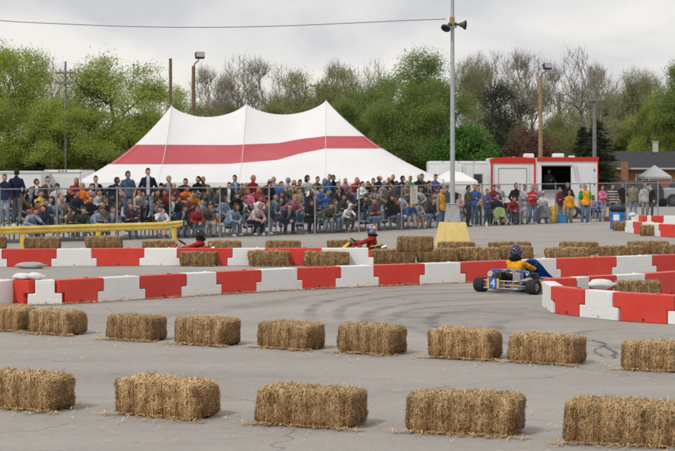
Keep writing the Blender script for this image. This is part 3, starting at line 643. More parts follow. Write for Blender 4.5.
def body(name, hip=(0,0,.93), lean=0, headyaw=0, headpitch=0, hands=((-.26,-.04,.80),(.26,-.04,.80)), elb=((-1,.6,0),(1,.6,0)), feet=((-.11,0,.0),(.11,0,.0)),
         knee=(0,-1,.15), footdir=(0,-1,0), vox=.0135, handdir=None, fem=False, kneeo=0):
    """one continuous figure; slots: skin, torso, upper arm, forearm, thigh, shin, shoe, eye, lips"""
    hip = Vector(hip); up = Vector((0, -math.sin(lean), math.cos(lean))); fw = Vector((0, -math.cos(lean), -math.sin(lean)))
    S = [] # (p0,p1,r0,r1,slot)
    m = MB()
    def cap(a, b, r0, r1, slot): S.append((Vector(a), Vector(b), r0, r1, slot)); m.capsule(a, b, r0, r1, 14)
    sw = .175 if not fem else .155
    # torso loft
    spine = [(0-.10,.150,.120),(-.085,.195,.150),(0,.192,.150),(.08,.180,.142),(.18,.172 if not fem else .15,.135),(.28,.188 if not fem else .165,.140),(.38,.20 if not fem else .172,.142),(.46,.185 if not fem else .16,.12),(.515,.12,.085),(.55,.065,.06)]
    vs = []; n = 20
    curve = lambda h: hip+up*h+Vector((0, -.04*math.sin(lean)*(h/.5)**2, 0))+(-fw)*(.02*math.sin(max(h,0)/.5*PI))
    for h, rx, ry in spine:
        c = curve(h)
        for k in range(n):
            t = 2*PI*k/n; cx, sx = math.cos(t), math.sin(t)
            vs.append(c+Vector((1,0,0))*rx*math.copysign(abs(cx)**.85, cx)+fw*ry*math.copysign(abs(sx)**.85, sx))
    m.add(vs, [(j*n+k, j*n+(k+1)%n, (j+1)*n+(k+1)%n, (j+1)*n+k) for j in range(len(spine)-1) for k in range(n)]+[tuple(range(n-1,-1,-1)), tuple(range((len(spine)-1)*n, len(spine)*n))], 0, True)
    S.append((curve(-.16), curve(-.15), .15, .15, 4)); S.append((curve(-.0), curve(.44), .17, .16, 1))
    if fem:
        for sx in (-1, 1): m.ell(curve(.33)+fw*.09+Vector((sx*.075,0,0)), (.065,.06,.065)); 
    nb = curve(.50)
    hu = (up*.6+Vector((0,0,1))*.4).normalized() if lean > 0 else Vector((0,0,1))
    hc = nb+up*.075+hu*.115+Vector((0,-.02,0))
    cap(nb, nb+up*.05+hu*.06, .058, .055, 0)
    Mh = Matrix.Rotation(headyaw, 3, 'Z') @ Matrix.Rotation(headpitch, 3, 'X')
    def hfn(v):
        z = v.z; k = 1-.22*max(0, -z)**1.5; return Vector((v.x*k, v.y*(1-.10*max(0,-z)), z))
    m.ell(hc, (.077,.096,.118), 0, M=Mh, fn=hfn, nu=20, nv=14); S.append((hc-hu*.03, hc+hu*.03, .10, .10, 0))
    H = lambda p: hc+Mh @ Vector(p)
    m.ell(H((0,-.045,-.075)), (.046,.045,.035), 0, M=Mh)         # chin
    m.capsule(H((0,-.094,.012)), H((0,-.112,-.022)), .011, .016, 8)  # nose
    for sx in (-1, 1): m.ell(H((sx*.079,.008,-.008)), (.014,.024,.032), 0, M=Mh, nu=8, nv=6)
    # arms
    hd = []
    for i, sx in enumerate((-1, 1)):
        sh = curve(.44)+Vector((sx*sw, 0, 0)); e, w_ = ik(sh, hands[i], .29, .255, elb[i])
        m.ell(sh+Vector((-sx*.015,0,-.01)), (.075,.07,.07)); S.append((sh, sh, .07, .07, 2))
        cap(sh, e, .068 if not fem else .058, .056 if not fem else .049, 2); cap(e, w_, .054 if not fem else .047, .039 if not fem else .034, 3)
        d = (w_-e).normalized() if not handdir else Vector(handdir[i]).normalized()
        m.ell(w_+d*.045, (.04,.024,.05), 0, M=(d.to_track_quat('Z','Y').to_matrix())); S.append((w_+d*.04, w_+d*.13, .04, .03, 0)); hd.append((w_, d, sx))
    # legs
    for i, sx in enumerate((-1, 1)):
        hj = hip+Vector((sx*.088, 0, -.02)); f = Vector(feet[i]); an = f+Vector((0, .045, .085)); kh = Vector(knee)+Vector((sx*kneeo, 0, 0))
        kn, an = ik(hj, an, .43, .41, kh)
        cap(hj, kn, .100, .072, 4); cap(kn, an, .070, .056, 5)
        m.ell(kn.lerp(an, .28)+Vector((0,.012,0)), (.056,.058,.11), 0); 
        fd = Vector(footdir).normalized(); fd = Vector((fd.x+sx*.15, fd.y, fd.z)).normalized()
        cap(an+Vector((0,.02,-.045)), an+fd*.15+Vector((0,0,-.052)), .042, .036, 6)
    me0 = m.mesh('tmp', False); o = bpy.data.objects.new('tmp', me0); COL.objects.link(o)
    rm = o.modifiers.new('r', 'REMESH'); rm.mode = 'VOXEL'; rm.voxel_size = vox; rm.use_smooth_shade = True
    sm = o.modifiers.new('s', 'SMOOTH'); sm.factor = .5; sm.iterations = 3
    dg = bpy.context.evaluated_depsgraph_get(); me = bpy.data.meshes.new_from_object(o.evaluated_get(dg)); bpy.data.objects.remove(o)
    V = np.empty(len(me.vertices)*3); me.vertices.foreach_get('co', V); V = V.reshape(-1, 3)
    C = np.empty(len(me.polygons)*3); me.polygons.foreach_get('center', C); C = C.reshape(-1, 3)
    best = np.full(len(C), 1e9); slot = np.zeros(len(C), int)
    for a, b, r0, r1, sl_ in S:
        a = np.array(a); b = np.array(b); ab = b-a; L2 = max((ab*ab).sum(), 1e-9); t = np.clip(((C-a)@ab)/L2, 0, 1)
        dd = np.linalg.norm(C-(a+t[:, None]*ab), axis=1)-(r0+(r1-r0)*t)
        k = dd < best; best[k] = dd[k]; slot[k] = sl_
    me.polygons.foreach_set('material_index', slot.astype(np.int32)); me.polygons.foreach_set('use_smooth', np.ones(len(C), bool))
    # fingers, eyes, mouth: joined into the same mesh
    x = MB()
    for w_, d, sx in hd:
        M = d.to_track_quat('Z','Y').to_matrix(); side = (M @ Vector((1,0,0))); nrm = (M @ Vector((0,1,0)))
        if nrm.dot(Vector((0,.6,-1))) < 0: nrm = -nrm
        for k, (off, ln) in enumerate(((-.03,.062),(-.01,.074),(.011,.070),(.030,.054))):
            a = w_+d*.078+side*off; b = a+d*ln*.5+nrm*.008; c = b+d*ln*.38+nrm*.028
            x.capsule(a, b, .0105, .010, 6); x.capsule(b, c, .010, .0085, 6)
        a = w_+d*.03+side*(.036*-sx); b = a+d*.035+side*(-sx*.022)+nrm*.01; x.capsule(a, b, .013, .012, 6); x.capsule(b, b+d*.03+nrm*.012, .012, .010, 6)
    nf = len(x.f)
    for sx in (-1, 1): x.ell(H((sx*.031,-.083,.018)), (.014,.010,.008), 7, M=Mh, nu=8, nv=6)
    x.ell(H((0,-.094,-.052)), (.024,.008,.0055), 8, M=Mh, nu=8, nv=6)
    bm = bmesh.new(); bm.from_mesh(me); xm = x.mesh('x'); bm.from_mesh(xm); bm.to_mesh(me); bm.free()
    bpy.data.meshes.remove(xm); bpy.data.meshes.remove(me0)
    for _ in range(9): me.materials.append(SKIN)
    me.name = name
    return dict(me=me, hc=hc, Mh=Mh, curve=curve, hip=hip)
# hair / headgear in the head frame (face towards -Y)
def headgear(kind):
    m = MB(); rs = random.Random(kind)
    if kind in ('short', 'long', 'balding', 'tail'):
        def shell(v):
            k = 1.15+.05*noise.noise(v*4); return v*k
        nu, nv = 24, 16; t = MB(); t.ell((0,.006,.006), (.077,.096,.118), 0, fn=shell, nu=nu, nv=nv)
        for f, in zip(t.f):
            c = sum((Vector(t.v[i]) for i in f), Vector())/4
            keep = (c.z > .036-.52*c.y) or (c.y > .028 and c.z > -.07) if kind != 'balding' else (c.y > .02 and -.06 < c.z < .07)
            if kind in ('long', 'tail'): keep = (c.y > -.015 and c.z > -.09) or c.z > .062
            if kind == 'short': keep = keep and not (c.y < .0 and c.z < .0)
            if keep: m.add([t.v[i] for i in f], [(0,1,2,3)], 0, True)
        if kind == 'long':
            m.ell((0,.052,-.075), (.088,.060,.125), 0, fn=lambda v: v*(1+.08*noise.noise(v*3)), nu=16, nv=10)
            for sx in (-1, 1): m.ell((sx*.074,.015,-.07), (.022,.045,.095), 0, nu=10, nv=8)
        if kind == 'tail': m.capsule((0,.10,.03), (0,.135,-.10), .032, .018, 10)
    elif kind == 'cap':
        t = MB(); t.ell((0,.004,.016), (.086,.106,.122), 0, nu=24, nv=14)
        for f in t.f:
            c = sum((Vector(t.v[i]) for i in f), Vector())/4
            if c.z > .048: m.add([t.v[i] for i in f], [(0,1,2,3)], 0, True)
        P = [(-.07,-.07,.052),(-.06,-.13,.046),(-.03,-.165,.04),(.03,-.165,.04),(.06,-.13,.046),(.07,-.07,.052)]
        m.add([Vector(p) for p in P]+[Vector(p)+Vector((0,0,.01)) for p in P], [(0,1,2,3,4,5),(11,10,9,8,7,6)]+[(i,i+6,(i+1)%6+6,(i+1)%6) for i in range(6)], 0)
        m.ell((0,0,.138), (.01,.01,.006), 0, nu=6, nv=4)
    elif kind == 'beanie':
        t = MB(); t.ell((0,.008,.02), (.09,.108,.13), 0, nu=24, nv=14)
        for f in t.f:
            c = sum((Vector(t.v[i]) for i in f), Vector())/4
            if c.z > .03: m.add([t.v[i] for i in f], [(0,1,2,3)], 0, True)
        m.torus((0,.008,.035), .088, .012, 'z', 20, 6)
    elif kind == 'hood':
        t = MB(); t.ell((0,.014,.0), (.108,.122,.145), 0, nu=24, nv=16)
        for f in t.f:
            c = sum((Vector(t.v[i]) for i in f), Vector())/4
            if not (c.y < -.055 and -.10 < c.z < .085): m.add([t.v[i] for i in f], [(0,1,2,3)], 0, True)
        m.capsule((-.07,.05,-.13), (.07,.05,-.13), .06, .06, 12)
    elif kind == 'helmet':
        def hf(v): return Vector((v.x, v.y*(1.0 if v.y > 0 else 1.05), v.z*(1 if v.z > 0 else .92)))
        m.ell((0,-.005,.005), (.135,.155,.155), 0, fn=hf, nu=28, nv=18)
    return m.mesh(kind, fix=False)
HG = {k: headgear(k) for k in ('short','long','balding','tail','cap','beanie','hood','helmet')}
for k in HG.values(): k.materials.append(SKIN)
sd = R(8)
POSE = {
 'stand': body('standing figure', hands=((-.27,-.06,.78),(.26,-.02,.79)), feet=((-.12,-.03,0),(.12,.03,0))),
 'pockets': body('standing figure', hands=((-.20,-.11,.93),(.20,-.11,.93)), elb=((-1,1,0),(1,1,0)), headyaw=.5, feet=((-.13,0,0),(.13,-.04,0))),
 'crossed': body('standing figure', hands=((.08,-.20,1.18),(-.07,-.22,1.13)), elb=((-1,.1,-.6),(1,.1,-.6)), headyaw=-.3, fem=True),
 'holding': body('standing figure', hands=((-.06,-.33,1.17),(.10,-.30,1.20)), elb=((-1,.1,-1),(1,.1,-1)), headpitch=.2, headyaw=.3),
 'facehand': body('standing figure', hands=((-.24,-.06,.80),(.07,-.17,1.55)), elb=((-1,.6,0),(1,-.3,-.6)), headyaw=.7, handdir=((0,0,-1),(-.3,0,1))),
 'sit': body('seated figure', hip=(0,.0,.09), lean=R(12), hands=((-.11,-.36,.20),(.12,-.34,.20)), elb=((-1,.5,-.3),(1,.5,-.3)), feet=((-.13,-.40,-.38),(.13,-.44,-.38)), knee=(0,-.7,1)),
 'sitlean': body('seated figure', hip=(0,.02,.09), lean=R(38), headpitch=.1, headyaw=.4, hands=((-.05,-.50,.12),(.05,-.50,.13)), elb=((-1,.2,-.4),(1,.2,-.4)), feet=((-.16,-.36,-.38),(.16,-.36,-.38)), knee=(0,-.7,1)),
 'sitlook': body('seated figure', hip=(0,.0,.09), lean=R(6), headyaw=.8, hands=((-.20,-.30,.19),(.02,-.30,.22)), elb=((-1,.5,-.3),(1,.3,-.5)), feet=((-.10,-.46,-.38),(.16,-.36,-.38)), knee=(0,-.7,1), fem=True),
 'sitcross': body('seated figure', hip=(0,.0,.09), lean=R(16), headyaw=-.6, hands=((.09,-.26,.30),(-.09,-.28,.28)), elb=((-1,.1,-.6),(1,.1,-.6)), feet=((-.12,-.42,-.38),(.10,-.36,-.38)), knee=(0,-.7,1)),
 'sitchin': body('seated figure', hip=(0,.02,.09), lean=R(32), headyaw=-.35, headpitch=.15, hands=((-.04,-.34,.50),(.10,-.42,.18)), elb=((-1,-.3,-1),(1,.3,-.4)), feet=((-.20,-.34,-.38),(.14,-.46,-.38)), knee=(0,-.7,1), handdir=((.2,.1,1),(-.6,-.6,-.2))),
 'sitturn': body('seated figure', hip=(0,.0,.09), lean=R(18), headyaw=1.25, headpitch=-.1, hands=((-.30,-.10,.10),(.06,-.36,.24)), elb=((-1,.8,.2),(1,.3,-.5)), feet=((-.04,-.48,-.38),(.20,-.38,-.38)), knee=(0,-.7,1)),
 'sitcup': body('seated figure', hip=(0,.0,.09), lean=R(4), headyaw=.3, headpitch=-.12, hands=((-.03,-.30,.42),(.16,-.30,.20)), elb=((-1,.1,-.8),(1,.5,-.3)), feet=((-.14,-.50,-.38),(.12,-.36,-.38)), knee=(0,-.7,1), handdir=((.4,-.3,.8),(-.3,-.8,-.1))),
 'sitcam': body('seated figure', hip=(0,.02,.09), lean=R(24), hands=((-.07,-.33,.62),(.07,-.33,.62)), elb=((-1,-.2,-.9),(1,-.2,-.9)), feet=((-.18,-.38,-.38),(.18,-.38,-.38)), knee=(0,-.7,1), handdir=((.2,-.2,1),(-.2,-.2,1))),
}
def person(pose, loc, rz, top, pants, hair='short brown', label='', group=None, cap=None, sleeves='long', shorts=False, shoes='black shoes', skin=None, sc_=1.0, extra=None, arms=None, scale=None, tilt=0):
    P = POSE[pose]; o = obj('person', P['me']); o.location = loc; o.rotation_euler = (0, tilt, rz); o.scale = scale or (sc_,)*3
    sk = skin or random.choice([SKIN, SKIN, SKIN2]); T = top if not isinstance(top, str) else cloth(top); Pn = cloth(pants); A = cloth(arms) if arms else T
    use = [sk, T, A, (sk if sleeves == 'short' else A), Pn, (sk if shorts else Pn), SHOE[shoes], EYE, LIP]
    for i, mm in enumerate(use): o.material_slots[i].link = 'OBJECT'; o.material_slots[i].material = mm
    def gear(kind, mm, nm):
        h = obj(nm, HG[kind], o); h.material_slots[0].link = 'OBJECT'; h.material_slots[0].material = mm
        h.matrix_local = Matrix.Translation(P['hc']) @ P['Mh'].to_4x4(); return h
    if hair: k, c = hair.split(' '); gear(k, hairmat(c), 'hair')
    if cap: k, c = cap.split(' ', 1); gear(k, cloth(c), k)
    tag(o, label, 'person', group); return o

# ------------------------------------------------------------------ fence
FX = [-70,0,57,117,170,220,269,315,359,401,442,482,520,555,590,626,658,720]; FY = [248,244.5,242.5,241,240,238.3,237,235.5,233,231,228.5,226.3,225,223.6,222.5,221,220.4,219]
fy = lambda x: float(np.interp(x, FX, FY))
fence = empty('chain_link_fence', at(315, 235.5), 0, 'long grey chain-link fence with round posts in front of the spectators', 'fence')
o0 = fence.location.copy(); GP = mat('galvanised fence pipe', (.30,.31,.325), .6, metal=.25, var=.15)
def fp(x, z=0): p = at(x, fy(x)); p.z = z; return p-o0
for x in (-60,0,57,117,170,220,269,315,359,401.6,442,482,520,555.5,590,626,658,715):
    m = MB(); m.tube(fp(x), fp(x, 1.80), .028, .028, 8); m.ell(fp(x, 1.81), (.04,.04,.03), 0, nu=8, nv=6); m.build('post', GP, fence)
m = MB()
for i in range(len(FX)-1): m.tube(fp(FX[i], 1.78), fp(FX[i+1], 1.78), .021, .021, 8)
m.build('top_rail', GP, fence)
# woven wire
V = []; Q = []
poly = [fp(x) for x in FX]; cum = [0]
for a, b in zip(poly[:-1], poly[1:]): cum.append(cum[-1]+(b-a).length)
def along(d):
    d = max(0, min(cum[-1], d)); i = min(np.searchsorted(cum, d, side='right')-1, len(poly)-2); return poly[i].lerp(poly[i+1], (d-cum[i])/(cum[i+1]-cum[i]))
stp = .12; Hh = 1.76; wv = .0016
for sgn in (1, -1):
    d = -Hh
    while d < cum[-1]+Hh:
        a0, a1 = d, d+sgn*Hh
        if -.01 <= min(a0, a1) and max(a0, a1) <= cum[-1]:
            k = 3
            for j in range(k):
                pa = along(a0+(a1-a0)*j/k)+Vector((0,0,.03+Hh*j/k)); pb = along(a0+(a1-a0)*(j+1)/k)+Vector((0,0,.03+Hh*(j+1)/k))
                i0 = len(V); V += [pa+Vector((-wv,0,0)), pa+Vector((wv,0,0)), pb+Vector((wv,0,0)), pb+Vector((-wv,0,0))]; Q.append((i0,i0+1,i0+2,i0+3))
        d += stp
obj('wire_mesh', npmesh('wire_mesh', np.array([v[:] for v in V]), np.array(Q), [mat('fence wire', (.22,.23,.24), .6, metal=.3)]), fence)

# ------------------------------------------------------------------ bleachers
ALU = mat('bleacher aluminium', (.34,.35,.37), .5, metal=.35, var=.12, vscale=3)
SZ = [.42,.64,.86,1.08,1.30]; SD = [.30,.92,1.54,2.16,2.78]
BL = {}
def bleacher(key, x0, x1, label, back=.9):
    A = at(x0, fy(x0)); B = at(x1, fy(x1)); A.y += back; B.y += back; d = (B-A); L = d.length; rz = math.atan2(d.y, d.x)
    t = empty('bleacher', A, rz, label, 'bleachers', 'aluminium bleachers behind the fence')
    for i in range(5):
        m = MB(); m.box((L/2, SD[i], SZ[i]-.02), (L, .25, .04)); m.build('seat_plank', ALU, t, bevel=.004)
        if i: m = MB(); m.box((L/2, SD[i]-.33, SZ[i]-.25), (L, .25, .03)); m.build('foot_plank', ALU, t)
    nfr = max(3, int(L/1.9)+1)
    for k in range(nfr):
        x = .15+(L-.3)*k/(nfr-1); m = MB()
        m.box((x, 1.55, .03), (.05, 3.1, .05))
        for i in range(5):
            m.box((x, SD[i], SZ[i]/2-.02), (.045, .045, SZ[i]-.045))
            if i: m.box((x, SD[i]-.33, (SZ[i]-.27)/2), (.03, .03, max(.05, SZ[i]-.27)))
        m.tube((x+.03, .3, .06), (x+.03, 2.75, 1.15), .018, .018, 6)
        m.build('frame', ALU, t)
    BL[key] = (A, rz, L)
bleacher('A', -34, 100, 'leftmost bleacher, behind the left half of the guardrail')
bleacher('B', 106, 217, 'bleacher behind the right end of the yellow guardrail')
bleacher('C', 222, 350, 'middle bleacher, right of the guardrail end')
bleacher('D', 357, 437, 'rightmost bleacher, just left of the speaker pole')
BN = {'A': 'leftmost bleacher', 'B': 'guardrail-end bleacher', 'C': 'middle bleacher', 'D': 'rightmost bleacher'}
RN = ['front', 'second', 'third', 'fourth', 'top']
def seat_point(key, px, depth):
    A, rz, L = BL[key]; c, s = math.cos(rz), math.sin(rz)
    # line: A + back*depth + along*t ; find t with px
    bx, by = A.x-s*depth, A.y+c*depth; q = (px-337.5)/F
    t = (q*by-bx)/(c-q*s); return Vector((bx+c*t, by+s*t, 0)), rz
# key, px, row, pose, top, pants, hair, options
crowd = '''A 4 1 stand navy blue|pale denim|short brown
A 16 1 pockets navy blue|grey|short dark
A 29 3 sitlean black|dark grey|short brown
A 40 2 sit yellow|denim blue|short brown
A 47 4 sit brown|dark grey|short dark
A 56 3 sitlook white|denim blue|short dark|cap bright blue
A 69 3 sitlook black|dark grey|long reddish
A 31 1 sitlean orange|denim blue|short dark
A 44 1 sitlean denim blue|dark grey|short dark
A 29 0 sitlean pale denim|denim blue|short dark
A 51 1 sitlook light blue|pale denim|long dark
A 41 0 sitlook navy blue|denim blue|short dark
A 62 1 sit tan|beige|short grey
A 75 2 sit navy blue|black|short dark
A 80 0 sitlean dark green|denim blue|short brown
A 87 1 sitcross black|dark grey|short brown
A 82 3 sitlook orange|denim blue|short blond
A 92 0 sitlean light blue|denim blue|short brown
A 98 2 sit light grey|pale denim|short brown
A 69 0 sitcross brown|denim blue|short dark
A 89 3 sit pale pink|denim blue|short dark
A 56 2 sitcross grey|khaki|balding grey
A 10 2 sitcross dark grey|denim blue|short brown
B 113 4 sitlook navy blue|dark grey|short brown
B 110 0 sitlean grey|denim blue|short brown
B 104 1 sitlook navy blue|pale denim|long brown
B 119 1 sitcross dark grey|denim blue|short dark
B 126 1 sitlean light grey|denim blue|hood grey
B 128 1 pockets denim blue|denim blue|short brown
B 138 2 sit beige|khaki|short brown
B 148 1 pockets navy blue|pale denim|short dark
B 161 3 sit black|dark grey|short dark|beanie black
B 153 1 sitlean beige|dark grey|short brown|cap tan
B 145 1 sitlean black|black|short dark
B 162 0 sitlean white|light blue|short dark
B 166 2 sitcross red|dark grey|short brown
B 169 1 sitlook black|denim blue|short dark
B 173 3 sit maroon|denim blue|balding shaved
B 177 0 sitlean navy blue|denim blue|short dark
B 181 1 sitlook navy blue|denim blue|short dark|cap red
B 183 4 sitlean black|dark grey|short dark
B 184 3 sitlean orange|denim blue|short dark
B 188 1 sit maroon|dark grey|short brown
B 193 2 sitlean golden yellow|denim blue|short brown
B 197 4 sitlook black|denim blue|short dark
B 193 0 sitlean red|denim blue|short dark|cap bright blue
B 202 1 sit grey|denim blue|short blond
B 209 3 sitlean brown|denim blue|short brown
B 205 0 sitlean dark grey|light grey|short brown
B 211 0 sitlook orange|light grey|short blond
B 215 2 sitcross dark grey|denim blue|short dark
B 157 2 sitcross brown|denim blue|short brown
B 132 0 sitcross navy blue|denim blue|short brown
C 223 1 sitlook pale denim|denim blue|long dark
C 228 3 sit navy blue|denim blue|short dark
C 235 4 sitlook denim blue|dark grey|short dark
C 236 2 sitlean black|dark grey|short dark
C 240 1 sitlean black|denim blue|short brown
C 229 0 sitlean pale denim|denim blue|long brown
C 245 4 sit maroon|dark grey|balding shaved
C 252 4 sitlook red|denim blue|short blond
C 249 2 sitlook pink|denim blue|long reddish
C 245 1 sitlean beige|denim blue|short blond
C 252 0 sitlean pale pink|black|short grey
C 258 2 sit red|denim blue|long blond
C 258 1 sitcross white|khaki|short brown
C 264 4 sitlean maroon|denim blue|short grey
C 274 4 sitlook light blue|khaki|short grey
C 272 1 sit denim blue|denim blue|balding grey
C 279 2 sitlean brown|dark grey|long brown
C 278 3 sit bright blue|navy blue|short brown
C 284 4 sitcross light grey|khaki|short grey
C 285 0 sitlean navy blue|navy blue|short brown
C 291 1 sitlook pink|denim blue|long blond
C 298 1 sit light grey|grey|short brown
C 294 3 sit beige|denim blue|long blond
C 299 2 sitlook tan|denim blue|short brown
C 305 2 sitlean navy blue|denim blue|balding shaved
C 306 4 sitlook white|dark grey|long dark
C 312 3 sitlean white|denim blue|short brown
C 313 1 sitcross dark grey|denim blue|short dark
C 309 0 sitcross black|black|long dark
C 319 2 sit bright blue|denim blue|short dark
C 321 4 sitlean cyan|denim blue|hood cyan
C 327 4 sitlook bright blue|dark grey|short reddish
C 326 2 sitlook bright blue|denim blue|short blond
C 322 0 sitlean olive|pale denim|short dark
C 333 2 sitcross navy blue|denim blue|short dark|cap navy blue
C 331 0 sitcross dark grey|pale denim|short brown
C 338 3 sit black|dark grey|short brown
C 345 0 sitlean white|dark grey|hood white
C 345 4 sit pink|denim blue|long blond
C 347 2 sitlook navy blue|dark grey|short brown
C 341 1 sitcross dark green|khaki|short dark
D 350 0 sitlook black|black|short dark
D 357 1 sitlean black|denim blue|long dark
D 353 4 sitcam red|denim blue|long blond
D 361 3 sit white|black|short dark
D 366 1 sitcross dark grey|denim blue|short brown
D 366 3 sitlook black|denim blue|short brown
D 371 2 sitcross khaki|denim blue|long brown
D 377 4 sitlook navy blue|denim blue|balding shaved
D 381 3 sit grey|dark grey|short grey
D 376 1 sitcam khaki|pale denim|short brown
D 387 4 sitlean dark grey|dark grey|balding grey
D 388 1 sitlean black|denim blue|long dark
D 387 2 sitlook brown|denim blue|short dark
D 396 3 sitlook dark grey|denim blue|short dark
D 394 1 sitlook red|denim blue|short brown
D 399 1 sitlook white|dark grey|short dark
D 404 3 sitcross tan|denim blue|long blond
D 409 4 sit green|white|short dark
D 406 0 sitlean bright blue|white|hood yellow
D 416 0 sitlook grey|grey|long dark
D 420 2 sitlook light grey|denim blue|short dark
D 421 4 sit brown|denim blue|short brown|cap red
D 424 3 sitcross black|dark grey|short dark
D 430 3 sitlook navy blue|denim blue|short dark
D 434 4 sit purple|dark grey|short brown|cap maroon
D 432 1 sitcam maroon|black|short dark
D 426 1 sitlean brown|dark grey|short brown
D 400 4 sitcross navy blue|dark grey|short dark
D 372 0 sitcross dark grey|denim blue|short dark
A 36 4 sitlook dark grey|denim blue|short brown
A 21 2 sitlean brown|denim blue|short brown
A 95 4 sit black|denim blue|short brown
A 75 4 sitcross red|denim blue|long blond
A 99 0 sitlook khaki|denim blue|short brown
B 169 4 sitlook dark grey|dark grey|short grey
B 119 3 sitlean black|dark grey|long brown
B 203 4 sit khaki|denim blue|short blond
B 150 2 sitlook black|denim blue|short brown
B 141 3 sitcross navy blue|denim blue|short grey
C 240 3 sitlook brown|dark grey|short brown
C 268 3 sitcross black|denim blue|short dark
C 296 4 sitlean dark grey|denim blue|short brown
C 315 4 sitcross brown|denim blue|short brown
C 334 4 sitlook black|dark grey|short dark
C 265 0 sitlook dark grey|denim blue|short brown
C 286 3 sitlean olive|denim blue|short brown
D 368 4 sitlean brown|denim blue|short brown
D 391 4 sitlook black|denim blue|short blond
D 412 2 sitlean dark grey|denim blue|short brown
D 415 4 sitcross navy blue|dark grey|short grey
D 392 0 sitlook black|denim blue|short brown
D 430 0 sitlean black|denim blue|short dark'''
hn = {'balding': 'balding head', 'long': 'long {} hair', 'short': 'short {} hair', 'hood': '{} hood up', 'cap': '{} cap', 'beanie': '{} beanie', 'tail': '{} ponytail'}
SHORTS = {('A',92),('B',162),('D',350),('D',416)}; SSL = {('C',312),('D',388),('D',399),('C',291),('C',274),('C',284),('B',128),('D',387),('D',377),('C',306)}
KID = {('C',298):.72,('B',202):.75,('B',211):.68,('D',394):.72,('C',326):.8,('C',245):.72,('C',345):.85,('A',69):.75,('B',162):.9,('C',223):.95}
rows_ = []
for ln in crowd.split('\n'):
    a = ln.split('|'); h0 = a[0].split(' ', 4); rows_.append((h0[0], int(h0[1]), int(h0[2]), h0[3], h0[4], a[1], a[2], a[3] if len(a) > 3 else None))
seen_labels = {}
for key, px, row, pose, top, pants, hair, cap in rows_:
    standing = not pose.startswith('sit')
    p, rz = seat_point(key, px, SD[row]-(.02 if not standing else .33))
    hk, hcx = hair.split(' ', 1); z = SZ[row] if not standing else SZ[row]-.0
    cs = {4: .03, 3: .01}.get(row, 0); k = KID.get((key, px), random.uniform(.93, 1.02))
    hd_ = (cap and hn[cap.split(' ')[0]].format(cap.split(' ', 1)[1])) or (hn[hk].format(hcx))
    pw = 'standing' if standing else {'sit': 'sitting', 'sitlean': 'leaning forward', 'sitlook': 'looking sideways', 'sitcross': 'sitting arms folded', 'sitcam': 'hands raised'}[pose]
    child = 'child' if k < .83 else 'person'
    lab = f"{child} with {hd_}, {top} top, {pw}, {RN[row]} row, {BN[key]}"
    if lab in seen_labels: lab = f"{child} with {hd_}, {top} top, {pants} trousers, {RN[row]} row, {BN[key]}"

    seen_labels[lab] = 1
    kw = {}
    if hk == 'hood': kw['cap'] = 'hood '+hcx; hair_ = 'short brown'
    else: hair_ = hair
    if cap: kw['cap'] = cap
    if pose in ('sit', 'sitlean', 'sitlook', 'sitcross') and random.random() < .5: pose = {'sit': 'sitcup', 'sitlean': 'sitchin', 'sitlook': 'sitturn', 'sitcross': 'sitcross'}[pose]
    if top in ('black','navy blue','dark grey','brown','olive','khaki','grey','denim blue') and random.random() < .4 and (key, px) not in SSL: top = jacket(top, random.choice(['white','light grey','grey','light blue','maroon']))
    if key+str(px) == 'B148': top = jacket('navy blue', 'light grey')
    if key+str(px) in ('A4','A16','B128'): top = {'A4':'navy blue','A16':'navy blue','B128':'denim blue'}[key+str(px)]
    mir = random.choice([-1, 1]) if not standing else 1
    sd_ = {'sitlook': -.45, 'sitcross': .35}.get(pose, 0)
    pz = z if standing else z+.0
    k2_ = k*random.uniform(.97, 1.06)
    yaw = {'B128': .15, 'B148': -.25, 'A4': -.3, 'A16': 2.5}.get(key+str(px), random.uniform(-.35, .45)+sd_*.5)
    person(pose, (p.x, p.y+random.uniform(-.05, .09), pz), rz*.6+yaw, top, pants, hair_, lab, 'spectators on the bleachers', sleeves='short' if (key, px) in SSL else 'long', shorts=(key, px) in SHORTS,
           shoes=random.choice(['white shoes', 'black shoes', 'black shoes', 'brown shoes']), scale=(k2_*mir, k2_, k*random.uniform(.95, 1.04)), skin=SKIND if (key, px) in {('C',305),('D',396)} else None,
           tilt=0 if standing else random.uniform(-.09, .09), **kw)
# things held or lying in the stands
p, rz = seat_point('C', 264, SD[1]); m = MB(); m.box((0,0,.19), (.30,.05,.38)); o = m.build('seat_cushion', mat('orange vinyl', (.62,.13,.04), .6, var=.1), bevel=.012); o.location = (p.x, p.y-.02, SZ[1]+.10); o.rotation_euler = (R(-10), R(4), rz)
tag(o, 'square orange cushion held upright in the middle bleacher', 'cushion')
bn = empty('hanging_banner', at(413.8, fy(413.8)), 0, 'off-white cloth banner with faint dots hanging on the fence', 'banner'); bn.location.y -= .06
m = MB(); m.add([(-.15,0,1.06),(.15,0,1.06),(.15,.0,1.77),(-.15,.0,1.77)], [(0,1,2,3)]); m.build('cloth', mat('cream banner cloth', (.50,.47,.42), .9, var=.1), bn)
m = MB()
for zz in (1.18, 1.32, 1.46, 1.60):
    for xx in (-.06, .05): m.tube((xx, -.006, zz), (xx, -.012, zz), .016, .016, 8)
m.build('dots', mat('faded orange print', (.45,.24,.13), .8), bn)
for px_, c in ((52, 'white'), (205, 'white')):
    pass

